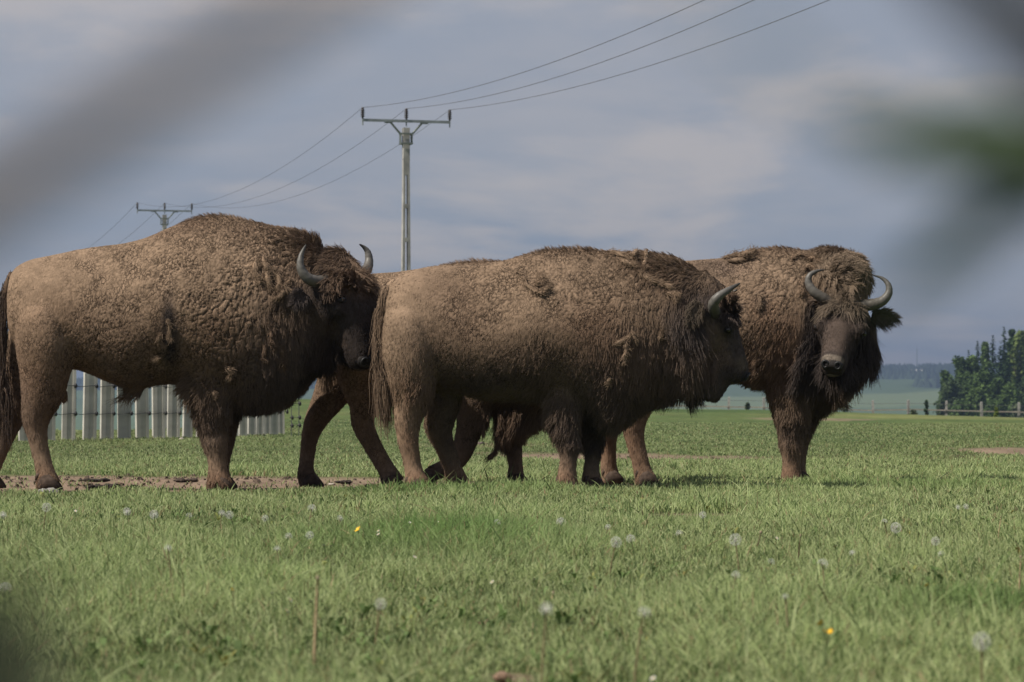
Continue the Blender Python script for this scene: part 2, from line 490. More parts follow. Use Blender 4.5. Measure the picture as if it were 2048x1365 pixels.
# ------------------------------------------------------------------ far hills beyond the valley
def hill_z(x, y):
    p = np.stack([x, y, np.zeros_like(x)], -1).reshape(-1, 3) / 900.0
    n = fbm(p, 201, 4).reshape(np.shape(x))
    ridge = 35 + 5.0 * np.sin(x / 310.0 + 0.6) + 9.0 * n + 8.0 * sstep(250, 700, x)
    up = sstep(1150, 3450, y) ** 1.15
    return -19.0 + (ridge + 19.0) * up - 60.0 * sstep(3600, 4700, y)
def forest_mask(x, y):
    z = hill_z(x, y)
    p = np.stack([x, y, np.zeros_like(x)], -1).reshape(-1, 3) / 160.0
    n = fbm(p, 222, 3).reshape(np.shape(x))
    thr = np.interp(x, [-700, -250, 100, 420, 900], [22, 20, 24, 30, 31])
    m = z - thr + 9.0 * n > 0
    m |= ell(x, y, 440, 2650, 60, 90) + 0.5 * n < 1
    return m
hx = np.arange(-2600, 2601, 26.0); hy = np.arange(1100, 4801, 40.0)
HX, HY = np.meshgrid(hx, hy); HZ = hill_z(HX, HY)
hv = np.stack([HX, HY, HZ], -1).reshape(-1, 3)
nhx = len(hx)
hi_ = (np.arange(len(hy) - 1)[:, None] * nhx + np.arange(nhx - 1)[None, :]).ravel()
hf = np.stack([hi_, hi_ + 1, hi_ + nhx + 1, hi_ + nhx], 1)
hill_me = bpy.data.meshes.new('hills')
hill_me.from_pydata(hv.tolist(), [], hf.tolist()); hill_me.update()
hp = np.stack([(hv[:, 0] * 0.9 + hv[:, 1] * 0.35) / 420.0, (hv[:, 1] - hv[:, 0] * 0.55) / 420.0, 0 * hv[:, 0]], 1)
_, _, _, hid = worley(hp + 0.15 * vvec(hp * 2.0, 4), 61)
fieldc = np.array([0.075, 0.108, 0.045])[None] * (0.85 + 0.4 * hid[:, None]) + np.array([0.03, 0.02, 0.012]) * (hid[:, None] > 0.80)
fm = forest_mask(HX, HY).ravel()[:, None]
hc_ = np.where(fm, np.array([0.028, 0.042, 0.022]), fieldc)
at = hill_me.attributes.new('tint', 'FLOAT_COLOR', 'POINT')
at.data.foreach_set('color', np.concatenate([hc_, np.ones((len(hc_), 1))], 1).astype(np.float32).ravel())
hill_me.polygons.foreach_set('use_smooth', [True] * len(hf))
hill_me.materials.append(mat_attr('hill_fields', 0.95, 0.05))
hills = bpy.data.objects.new('hills', hill_me); col.objects.link(hills)
tag(hills, 'far blue hills of fields and forest beyond the valley', kind='structure')

fx = rng.uniform(-1000, 1000, 26000); fy = rng.uniform(2300, 3560, 26000)
keep = forest_mask(fx, fy); fx, fy = fx[keep][:11000], fy[keep][:11000]
fz = hill_z(fx, fy)
fh = rng.uniform(6, 11, len(fx)); fw = rng.uniform(3.0, 5.5, len(fx))
vv = []; ff = []
for i in range(len(fx)):
    b0 = len(vv)
    for k in range(5):
        q = 2 * math.pi * k / 5 + i
        vv.append((fx[i] + fw[i] * math.cos(q), fy[i] + fw[i] * math.sin(q), fz[i] - 1 + 0.12 * fh[i]))
    vv.append((fx[i], fy[i], fz[i] + fh[i]))
    for k in range(5): ff.append((b0 + k, b0 + (k + 1) % 5, b0 + 5))
M_FARWOOD = mat_plain('far_wood', (0.026, 0.040, 0.022), 0.95, 0.4, 0.02, 0)
tag(mesh_obj('distant_forest', vv, ff, M_FARWOOD), 'dark forest along the ridge of the far hills', kind='stuff')

# a thin mast on the ridge and a pale house under the wood
mx_, my_ = (1834 - 1024) / F * 3380, 3380.0
mz_ = float(hill_z(np.array([mx_]), np.array([my_]))[0])
mast = empty('radio_mast', (mx_, my_, mz_), 'thin radio mast standing on the ridge of the far hills', 'mast')
b = MB()
for sx, sy in ((-1, -1), (1, -1), (1, 1), (-1, 1)):
    b.tube([(sx * 1.0, sy * 1.0, -2), (sx * 0.35, sy * 0.35, 27)], 0.22, 5)
for k in range(9):
    w = 1.0 - 0.65 * (k / 9)
    b.tube([(-w, -w, k * 3.0), (w, -w, k * 3.0 + 2.6)], 0.12, 4); b.tube([(w, -w, k * 3.0), (-w, -w, k * 3.0 + 2.6)], 0.12, 4)
b.build('lattice', M_GALV, mast)
b = MB(); b.tube([(0, 0, 26.5), (0, 0, 31)], 0.16, 6); b.build('antenna', M_GALV, mast)
hx0, hy0 = (1833 - 1024) / F * 3080, 3080.0
hz0 = float(hill_z(np.array([hx0]), np.array([hy0]))[0])
M_RENDER = mat_plain('pale_render', (0.6, 0.58, 0.54), 0.9, 0.05, 1.0, 0)
M_ROOF = mat_plain('pale_roof', (0.5, 0.47, 0.44), 0.8, 0.1, 1.0, 0)
house = empty('farm_house', (hx0, hy0, hz0), 'tiny pale farmhouse below the wood on the far hills', 'house')
b = MB(); b.box((0, 0, 1.5), (13, 7, 4)); b.build('wall', M_RENDER, house)
mesh_obj('roof', [(-7, -4, 3.5), (7, -4, 3.5), (7, 4, 3.5), (-7, 4, 3.5), (-6, 0, 6), (6, 0, 6)],
         [(0, 1, 5, 4), (2, 3, 4, 5), (1, 2, 5), (3, 0, 4), (3, 2, 1, 0)], M_ROOF, house)

# ------------------------------------------------------------------ haze
hm = bpy.data.materials.new('haze'); hm.use_nodes = True
hn, hl = hm.node_tree.nodes, hm.node_tree.links
hn.clear()
ho = hn.new('ShaderNodeOutputMaterial'); hvn = hn.new('ShaderNodeVolumePrincipled')
hvn.inputs['Color'].default_value = (0.31, 0.42, 0.64, 1)
hvn.inputs['Density'].default_value = 0.00029
hvn.inputs['Anisotropy'].default_value = 0.35
hl.new(hvn.outputs[0], ho.inputs['Volume'])
b = MB(); b.box((0, 1750, 39.0), (9300, 6700, 116)); hz_o = b.build('haze', hm)
tag(hz_o, 'thin blue haze lying over the whole valley', kind='stuff')

# ------------------------------------------------------------------ power line
def utility_pole(base, top_z, ang, label):
    root = empty('utility_pole', tuple(base), label, 'utility pole', 'concrete poles of the power line')
    root.rotation_euler = (0, 0, ang)
    H = top_z - base[2]
    zt = H - 0.56                                   # top of the concrete
    def w_at(z): return 0.185 + (0.36 - 0.185) * (zt - z) / 9.5
    slots = []
    z = zt - 1.55
    while z > 1.2:
        L = 0.96 if len(slots) else 0.95
        slots.append((z - L, z)); z -= L + 0.14
    prev = zt
    b = MB()
    for lo, hi in slots:
        w1, w0 = w_at(prev), w_at(hi)
        b.box((0, 0, (prev + hi) / 2), (w0, 0.22, prev - hi))           # solid web
        for sgn in (-1, 1):
            wa, wb = w_at(lo), w_at(hi)
            cw = 0.32
            v = []
            for zz_, w in ((lo, wa), (hi, wb)):
                o_, i_ = sgn * w / 2, sgn * w / 2 * (1 - cw * 2)
                v += [(o_, -0.11, zz_), (o_, 0.11, zz_), (i_, 0.11, zz_), (i_, -0.11, zz_)]
            b.add(v, [(0, 1, 5, 4), (1, 2, 6, 5), (2, 3, 7, 6), (3, 0, 4, 7), (0, 3, 2, 1), (4, 5, 6, 7)])
        prev = lo
    b.box((0, 0, (prev - 1.0) / 2), (w_at(0.5), 0.22, prev + 1.0))
    b.build('concrete_post', M_PCONC, root)
    b = MB()
    for y in (-0.155, 0.155):
        for zc in (zt - 0.20, zt - 0.52): b.box((0, y, zc), (0.40, 0.03, 0.05))
    for x in (-0.19, 0.19): b.box((x, 0, zt - 0.36), (0.03, 0.20, 0.36))
    b.build('clamp', M_DKSTEEL, root)
    arm_z = H - 0.34
    b = MB(); b.box((0, -0.05, arm_z), (2.96, 0.07, 0.085)); b.build('crossarm', M_GALV, root)
    for sgn in (-1, 1):
        b = MB()
        b.tube([(sgn * 0.20, -0.05, zt - 0.2), (sgn * 0.52, -0.05, arm_z - 0.06)], 0.035, 6)
        b.box((sgn * 0.60, -0.05, arm_z - 0.062), (0.26, 0.06, 0.035))
        b.build('brace', M_DKSTEEL, root)
    tops = []
    for x in (-1.46, 0.0, 1.46):
        b = MB()
        prof = [(0.03, 0.0)]
        for k in range(4):
            z0 = 0.06 + k * 0.065
            prof += [(0.035, z0), (0.075, z0 + 0.012), (0.07, z0 + 0.03), (0.035, z0 + 0.05)]
        prof += [(0.05, 0.33), (0.045, 0.36), (0.02, 0.38)]
        b.lathe(prof, (x, -0.05, arm_z + 0.0425), 10)
        ins = b.build('insulator', M_INSUL, root, True)
        b = MB(); b.tube([(x, -0.05, arm_z - 0.18), (x, -0.05, arm_z + 0.06)], 0.022, 6); b.build('pin', M_GALV, ins)
        tops.append(np.array(base) + np.array([x * math.cos(ang) + 0.05 * math.sin(ang), x * math.sin(ang) - 0.05 * math.cos(ang), arm_z + 0.41]))
    return tops
p1 = P(812, 243, 93.0); p2 = P(329, 422, 152.0)
zg = lambda x, y: float(terrain(np.array([x]), np.array([y]))[0])
A1 = 0.26
tops1 = utility_pole((p1[0], 93.0, zg(p1[0], 93.0)), p1[2] + 0.34, A1, 'tall concrete utility pole with open slots, rising between the two bison backs')
tops2 = utility_pole((p2[0], 152.0, zg(p2[0], 152.0)), p2[2] + 0.34, A1, 'farther utility pole, only its head showing over the left bison')
d12 = np.array(p2) - np.array(p1)
def wire(a, c, sag, label, r=0.013):
    b = MB(); pts = []
    for k in range(41):
        t = k / 40; q = a * (1 - t) + c * t
        pts.append(q - np.array([0, 0, 4 * sag * t * (1 - t)]))
    b.tube(pts, r, 5)
    tag(b.build('power_line', M_WIRE, None, True), label, 'power line', 'wires of the power line')
EXIT = [(1410, 0), (1505, 0), (1660, 0)]
names = ('upper', 'middle', 'lower')
for k in range(3):
    a = tops1[k]
    # each near span leaves the picture at its own point on its way to the pole behind the camera
    far_end = np.array([a[0] + 24.6, 93.0 - 77.0, a[2] + 0.3])
    best = None
    for dx in np.arange(15, 32, 0.2):
        for sag in np.arange(0.3, 2.6, 0.1):
            t = np.linspace(0, 0.7, 141)[:, None]
            pts = a * (1 - t) + np.array([a[0] + dx, 16.0, a[2] + 0.2]) * t - np.array([0, 0, 1]) * 4 * sag * t * (1 - t)
            px_, py_ = proj(pts)
            j = int(np.argmin(np.abs(py_ - EXIT[k][1])))
            jm = int(np.argmin(np.abs(px_ - 1150)))
            e = abs(px_[j] - EXIT[k][0]) + 2.0 * abs(py_[jm] - (110, 141, 174)[k])
            if best is None or e < best[0]: best = (e, dx, sag)
    wire(a, np.array([a[0] + best[1], 16.0, a[2] + 0.2]), best[2], f'{names[k]} of the three wires running up to the right from the tall pole', 0.008)
    wire(a, tops2[k], 1.3, ('thin wire from the left insulator of the tall pole to the far pole', 'thin wire from the middle insulator of the tall pole to the far pole',
         'thin wire from the right insulator of the tall pole to the far pole')[k], 0.0065)
    wire(tops2[k], tops2[k] + np.array([-19.0, 70.0, -0.4]), 1.3, ('wire leaving the left insulator of the far pole', 'wire leaving the middle insulator of the far pole',
         'wire leaving the right insulator of the far pole')[k], 0.008)

# ------------------------------------------------------------------ concrete palisade on the left
FP = [(-58, 46.0), (-22, 47.0), (12, 48.0), (52, 49.2), (97, 50.2), (137, 51.0), (179, 51.6), (214, 52.0), (249, 52.2), (285, 53.0), (318, 53.8), (347, 54.4), (375, 55.0),
      (402, 55.6), (427, 56.2), (449, 56.9), (468, 57.6), (486, 58.2), (503, 58.8), (519, 59.4), (534, 60.0), (548, 60.6), (562, 61.2)]
pal = empty('concrete_fence', (0, 0, 0), 'pale palisade of tall concrete posts strung with wire behind the left bison', 'fence')
b0 = P(249, 818, 52.2); pal.location = (b0[0], 52.2, 0.0)
pv = MB()
# channelled post: two thin flanges and a recessed web
pv.box((-0.058, 0, 0.9), (0.062, 0.11, 2.0)); pv.box((0.07, 0, 0.9), (0.038, 0.11, 2.0)); pv.box((0.012, 0.0, 0.9), (0.08, 0.085, 1.99))
post0 = None
pb = []
for k, (px, d) in enumerate(FP):
    x = (px - 1024) / F * d
    z = zg(x, d)
    if post0 is None:
        post0 = pv.build('post', M_CONC, pal); o = post0
    else: o = link_copy(post0, pal)
    o.location = (x - pal.location.x, d - 52.2, z - 0.02)
    o.rotation_euler = (0.02 * math.sin(k * 3.1), 0.018 * math.sin(k * 5.3 + 1), 0.35 + 0.06 * math.sin(k * 2.2))
    sc_ = 1.32 if k < 12 else 1.0 - 0.015 * (k - 12)
    o.scale = (sc_, 1, 1)
    pb.append(np.array([x - pal.location.x, d - 52.2, z]))
ins0 = None
for hgt in (0.48, 0.98):
    b = MB()
    for k in range(len(pb) - 1):
        p_, q_ = pb[k] + np.array([0.06, -0.10, hgt]), pb[k + 1] + np.array([0.06, -0.10, hgt])
        m_ = (p_ + q_) / 2 - np.array([0, 0, 0.02])
        b.tube([p_, m_, q_], 0.006, 5)
    b.build('wire', M_WIRE, pal)
    for k in range(len(pb)):
        if ins0 is None:
            bi = MB(); bi.lathe([(0.010, -0.045), (0.025, -0.035), (0.030, 0.0), (0.02, 0.025), (0.010, 0.04)], (0, 0, 0), 8)
            bi.tube([(0, 0, 0), (-0.05, 0.05, 0)], 0.012, 6)
            ins0 = bi.build('insulator', M_BLACK, pal, True); o = ins0
        else: o = link_copy(ins0, pal)
        o.location = pb[k] + np.array([0.145, -0.085, hgt])
rod0 = None
for k in range(4, len(pb)):
    if rod0 is None:
        bi = MB(); bi.tube([(0, 0, 0.45), (0, 0, 1.02)], 0.006, 5)
        rod0 = bi.build('lead_wire', M_WIRE, pal); o = rod0
    else: o = link_copy(rod0, pal)
    o.location = pb[k] + np.array([0.15, -0.10, 0])

# slim stakes of electric fence beyond the end of the palisade
for px, d, lab in ((583, 57.0, 'thin electric fence stake with black insulators, the nearer to the palisade end'), (598, 57.6, 'thin electric fence stake with black insulators, the one farther from the palisade')):
    x = (px - 1024) / F * d; z = zg(x, d)
    st = empty('fence_stake', (x, d, z), lab, 'fence stake', 'electric fence stakes')
    b = MB(); b.tube([(0, 0, -0.1), (0, 0, 0.78)], 0.008, 6); b.build('rod', M_WIRE, st)
    for hgt in (0.22, 0.38, 0.66):
        o = bpy.data.objects.new('insulator', ins0.data); col.objects.link(o); o.parent = st; o.location = (0.02, 0, hgt)
for hgt, lab in ((0.38, 'lower electric wire between the two thin stakes'), (0.66, 'upper electric wire between the two thin stakes')):
    a_, c_ = (583 - 1024) / F * 57.0, (598 - 1024) / F * 57.6
    b = MB(); b.tube([(a_, 57.0, zg(a_, 57.0) + hgt), (c_, 57.6, zg(c_, 57.6) + hgt)], 0.005, 5)
    tag(b.build('fence_wire', M_WIRE), lab, 'wire', 'wires between the electric fence stakes')

# ------------------------------------------------------------------ post and rail fence on the brow
rf = empty('rail_fence', (0, 0, 0), 'long low post and rail fence along the brow of the pasture', 'fence')
RX = [1098, 1170, 1243, 1314, 1386, 1457, 1528, 1600, 1671, 1746, 1817, 1892, 1963, 2038, 2110, 2184, 2258]
RT = [792, 792, 793, 793, 793, 794, 795, 797, 799, 801, 800, 802, 804, 805, 807, 809, 811]
D_R = 200.0
rf.location = ((1671 - 1024) / F * D_R, D_R, 0)
pr0 = None; tops = []
for k, (px, ty) in enumerate(zip(RX, RT)):
    t = P(px, ty, D_R); gz = zg(t[0], D_R)
    if pr0 is None:
        pv = MB(); pv.box((0, 0, 0.42), (0.17, 0.14, 1.36)); pv.box((0, 0, 1.12), (0.15, 0.12, 0.04), 0, 0.5)
        pr0 = pv.build('post', mat_plain('weathered_post', (0.24, 0.23, 0.21), 0.95, 0.3, 4.0, 0.3, 0.01), rf); o = pr0
    else: o = link_copy(pr0, rf)
    o.location = (t[0] - rf.location.x, 0.1 * math.sin(k * 2.0), t[2] - 1.14)
    o.rotation_euler = (0, 0.03 * math.sin(k * 4.1), 0.1 * math.sin(k * 3.3))
    tops.append(np.array([t[0] - rf.location.x, 0, t[2]]))
rl0 = None
for k in range(len(tops) - 1):
    a_, c_ = tops[k] - np.array([0.05, 0.12, 0.70]), tops[k + 1] - np.array([-0.05, 0.12, 0.70])
    if k == 0:
        L = 1.0; pv = MB(); pv.box((0, 0, 0), (1.0, 0.05, 0.085)); rl0 = pv.build('rail', M_WOOD, rf); o = rl0
    else: o = link_copy(rl0, rf)
    d_ = c_ - a_
    o.location = (a_ + c_) / 2 + np.array([0, 0.0, 0.03 * math.sin(k * 7.0)])
    o.scale = (np.linalg.norm(d_), 1, 1)
    o.rotation_euler = (0, -math.atan2(d_[2], d_[0]) + 0.006 * math.sin(k * 5.0), 0)
for hgt in (0.25,):
    b = MB()
    for k in range(len(tops) - 1):
        b.tube([tops[k] - np.array([0, 0.1, hgt]), tops[k + 1] - np.array([0, 0.1, hgt])], 0.012, 4)
    b.build('wire', M_WIRE, rf)

# ------------------------------------------------------------------ trees behind the rail fence
M_LEAF = mat_attr('tree_leaves', 0.85, 0.03, trans=0.2)
M_BARK = mat_plain('tree_bark', (0.07, 0.055, 0.045), 0.95, 0.3, 1.5, 0.5, 0.05)
def leaf_mesh(name, cen, size, tints, parent, flat=0.5):
    """quads of leaves (N,3) with sizes"""
    N = len(cen)
    a = unit(rng.normal(size=(N, 3)) * np.array([1, 1, flat])); r_ = unit(rng.normal(size=(N, 3)))
    c = unit(np.cross(a, r_))
    a = a * size[:, None]; c = c * size[:, None] * 0.6
    v = np.stack([cen - a, cen - c * 0.9, cen + a, cen + c], 1).reshape(-1, 3)
    f = np.arange(4 * N).reshape(-1, 4)
    me = bpy.data.meshes.new(name); me.from_pydata(v.tolist(), [], f.tolist()); me.update()
    at = me.attributes.new('tint', 'FLOAT_COLOR', 'POINT')
    t = np.repeat(tints, 4, 0)
    at.data.foreach_set('color', np.concatenate([t, np.ones((len(t), 1))], 1).astype(np.float32).ravel())
    me.materials.append(M_LEAF)
    o = bpy.data.objects.new(name, me); col.objects.link(o); o.parent = parent
    return o
def spruce(px, top, Y, half_px, label):
    t = P(px, top, Y); gz = zg(t[0], Y); H = t[2] - gz
    root = empty('spruce_tree', (t[0], Y, gz), label, 'spruce tree', 'trees at the edge of the wood')
    b = MB(); b.tube([(0, 0, -0.5), (0.05, 0, H * 0.5), (0, 0, H * 0.88)], [0.22, 0.11, 0.01], 7); b.build('trunk', M_BARK, root)
    R = half_px / F * Y
    cs, ss, ts = [], [], []
    lv = int(H / 0.31)
    for i in range(lv):
        z = H * (0.06 + 0.93 * i / lv); rr = (R * 2.3 * (1 - (z / H)) ** 0.9 + 0.05) * (0.75 + 0.45 * random.random())
        nb = max(4, int(9 * (1 - z / H)) + 4)
        for k in range(nb):
            q = random.random() * 6.283; ln = rr * random.uniform(0.65, 1.15)
            m_ = max(2, int(ln / 0.28) + 2)
            col_ = np.array([0.034, 0.058, 0.024]) * random.uniform(0.65, 1.35)
            for j in range(m_):
                f_ = (j + 0.5) / m_
                cs.append((math.cos(q) * ln * f_, math.sin(q) * ln * f_, z - 0.35 * ln * f_ ** 1.2 + 0.12 * ln * max(0, f_ - 0.7)))
                ss.append(random.uniform(0.20, 0.44) * (1.1 - 0.45 * f_) * (1.0 - 0.42 * (z / H) ** 3)); ts.append(col_ * random.uniform(0.8, 1.2))
    leaf_mesh('crown', np.array(cs), np.array(ss), np.array(ts), root, 0.4)
def broadleaf(px, top, Y, half_px, label, c, n=6500, name='broadleaf_tree', cat='tree', group='trees at the edge of the wood', zbase=None, size=(0.16, 0.38)):
    t = P(px, top, Y); gz = zg(t[0], Y) if zbase is None else zbase; H = t[2] - gz
    R = half_px / F * Y * (1.25 if name == 'broadleaf_tree' else 1.0)
    root = empty(name, (t[0], Y, gz), label, cat, group)
    b = MB(); b.tube([(0, 0, -0.3), (0.04 * H, 0, H * 0.4), (-0.02 * H, 0.02 * H, H * 0.75)], [0.018 * H + 0.02, 0.012 * H + 0.01, 0.01], 7)
    for k in range(6):
        q = k * 1.1; z0 = H * (0.28 + 0.07 * k)
        b.tube([(0.02 * H, 0, z0), (math.cos(q) * R * 0.35, math.sin(q) * R * 0.35, z0 + 0.12 * H), (math.cos(q) * R * 0.65, math.sin(q) * R * 0.65, z0 + 0.2 * H)], [0.007 * H, 0.005 * H, 0.002 * H], 5)
    b.build('trunk', M_BARK, root)
    cs, ss, ts = [], [], []
    blobs = []
    for k in range(34):
        z = H * (0.06 + 0.88 * (k + random.random()) / 34)
        prof = math.sin(math.pi * min(1, max(0.03, (z / H * 0.86 + 0.12)))) ** 0.75
        q = random.random() * 6.283; rr = R * prof * random.uniform(0.05, 0.75)
        blobs.append((math.cos(q) * rr, math.sin(q) * rr, z, R * random.uniform(0.35, 0.80) * (0.45 + 0.55 * prof), random.uniform(0.75, 1.25)))
    blobs.append((0, 0, H * 0.93, R * 0.25, 1.1))
    per = n // len(blobs)
    for (x, y, z, r, br) in blobs:
        d_ = unit(rng.normal(size=(per, 3))) * (rng.random((per, 1)) ** 0.55) * r * rng.uniform(0.8, 1.35, (per, 1))
        d_[:, 2] *= 1.15
        cs.append(d_ + np.array([x, y, min(z, H - 0.2 * r)]))
        ss.append(rng.uniform(size[0], size[1], per) * (1 + 0 * R)); ts.append(np.array(c)[None] * (0.5 + 0.5 * br) * rng.uniform(0.85, 1.15, (per, 1)))
    leaf_mesh('crown', np.concatenate(cs), np.concatenate(ss), np.concatenate(ts), root)
DK, MD, LT, YG = (0.058, 0.084, 0.038), (0.066, 0.104, 0.034), (0.088, 0.134, 0.042), (0.120, 0.160, 0.048)
TR = [('b', 1893, 738, 440, 17, MD, 'slender broadleaf tree at the left edge of the wood'), ('b', 1921, 707, 445, 17, MD, 'broadleaf tree just left of the first spruce tip'),
      ('s', 1937, 696, 452, 16, None, 'short spruce tip between pale broadleaf trees at the wood edge'), ('s', 1955, 678, 455, 17, None, 'second spruce from the left edge of the wood'),
      ('b', 1945, 704, 446, 18, LT, 'pale broadleaf tree in front of the second spruce'), ('b', 1971, 674, 458, 13, LT, 'airy pale broadleaf tree between two dark spruces'),
      ('s', 1986, 666, 454, 19, None, 'dark spruce right of the airy pale tree'), ('s', 2008, 649, 456, 22, None, 'tallest dark spruce of the wood'),
      ('b', 2022, 646, 462, 12, MD, 'narrow dark tree right behind the tallest spruce'), ('b', 2042, 652, 458, 20, YG, 'yellowish green tree at the right border of the photo'),
      ('s', 2000, 690, 448, 24, None, 'broad spruce in front of the tallest spruce'), ('s', 2052, 706, 446, 22, None, 'dark spruce cut by the right border below the yellowish tree'),
      ('b', 1907, 762, 432, 26, DK, 'dark broadleaf tree low at the left edge of the wood'), ('b', 1934, 742, 436, 22, MD, 'mid green tree in the second rank of the wood'),
      ('b', 1965, 742, 430, 24, MD, 'round mid green tree below the airy pale tree'), ('b', 1952, 778, 426, 28, LT, 'pale bushy tree behind the second fence post from the right'),
      ('b', 1995, 755, 428, 22, MD, 'bushy tree under the broad spruce'), ('b', 2022, 768, 424, 28, LT, 'pale bushy tree low near the right border'),
      ('s', 1978, 720, 446, 20, None, 'dark spruce half hidden in the middle of the wood'), ('b', 1884, 798, 420, 12, DK, 'low dark bush at the left foot of the wood'),
      ('b', 1918, 806, 418, 22, MD, 'low bush behind the fence post at the wood edge'), ('b', 2036, 812, 416, 16, (0.085, 0.105, 0.06), 'pale rounded bush behind the rail by the right border'),
      ('b', 1985, 808, 418, 30, MD, 'wide low bush behind the rail fence'), ('b', 2052, 770, 440, 26, DK, 'dark bush cut by the right border'),
      ('s', 1915, 728, 462, 22, None, 'dark spruce filling the wood behind the slender left tree'), ('s', 1945, 715, 468, 26, None, 'dark spruce deep in the wood behind the first spruce tip'),
      ('s', 1970, 700, 470, 26, None, 'dark spruce deep in the wood behind the airy pale tree'), ('s', 2030, 672, 468, 28, None, 'dark spruce deep in the wood behind the yellowish tree'), ('s', 2012, 712, 440, 26, None, 'dark spruce in the middle rank left of the yellowish tree'),
      ('s', 1928, 752, 450, 24, None, 'low dark spruce inside the left part of the wood'), ('s', 2062, 660, 470, 26, None, 'tall dark spruce deep in the wood at the right border'),
      ('s', 2085, 668, 455, 24, None, 'spruce just outside the right border'), ('b', 2105, 700, 450, 30, MD, 'broadleaf tree just outside the right border'),
      ('b', 2090, 790, 425, 34, MD, 'bush just outside the right border')]
for kind, px, top, Y, hw, c, lab in TR:
    if kind == 's': spruce(px, top, Y, hw, lab)
    else: broadleaf(px, top, Y, hw, lab, c)
# low weeds and bushes along the rail fence
for px, top, hw, lab, c in ((1655, 806, 10, 'small weedy bush at the foot of the rail fence, right of the facing bison', (0.09, 0.10, 0.05)), (1690, 803, 13, 'pale weedy bush between two fence posts', (0.10, 0.11, 0.06)),
                            (1640, 809, 7, 'tiny weed tuft beside the small fence bush', (0.09, 0.11, 0.05)), (1853, 800, 5, 'thin dark weed sprig showing over the fence rail', (0.03, 0.05, 0.02)),
                            (1992, 814, 5, 'small yellow green sprig above the rail near the right border', (0.16, 0.2, 0.04)), (1495, 806, 5, 'thin weed sprig left of the facing bison leg', (0.06, 0.08, 0.04)),
                            (1826, 822, 9, 'low weeds at the fence foot near the wood', (0.09, 0.11, 0.06)), (588, 786, 10, 'small dark bush on the brow beside the palisade end', (0.05, 0.07, 0.035))):
    x = (px - 1024) / F * 198; z = zg(x, 198.0)
    broadleaf(px, top, 198.0, hw, lab, c, 260, 'weed_bush', 'bush', 'weeds along the brow', z, (0.05, 0.12))

# ------------------------------------------------------------------ bison
TAN = np.array([0.228, 0.160, 0.110]); GREY = np.array([0.185, 0.143, 0.106]); BRN = np.array([0.144, 0.097, 0.068])
RUST = np.array([0.185, 0.114, 0.075]); DKB = np.array([0.092, 0.066, 0.051]); BLK = np.array([0.048, 0.038, 0.034]); PALE = np.array([0.24, 0.20, 0.16])

def loft_rings(rings):
    """closed tube from a list of (n,3) rings"""
    n = len(rings[0]); v = np.concatenate(rings); f = []
    for i in range(len(rings) - 1):
        for k in range(n):
            k2 = (k + 1) % n
            f.append((i * n + k, i * n + k2, (i + 1) * n + k2, (i + 1) * n + k))
    c0, c1 = len(v), len(v) + 1
    v = np.concatenate([v, rings[0].mean(0)[None], rings[-1].mean(0)[None]])
    m = (len(rings) - 1) * n
    for k in range(n):
        k2 = (k + 1) % n
        f.append((c0, k2, k)); f.append((c1, m + k, m + k2))
    return v, f
def resample(arr, n):
    """smooth dense interpolation of stations (Catmull-Rom)"""
    a = np.array(arr, float); m = len(a); out = []
    for i in range(m - 1):
        p0, p1_, p2_, p3 = a[max(i - 1, 0)], a[i], a[i + 1], a[min(i + 2, m - 1)]
        for t in np.linspace(0, 1, n, endpoint=False):
            out.append(0.5 * ((2 * p1_) + (-p0 + p2_) * t + (2 * p0 - 5 * p1_ + 4 * p2_ - p3) * t * t + (-p0 + 3 * p1_ - 3 * p2_ + p3) * t ** 3))
    out.append(a[-1]); return np.array(out)

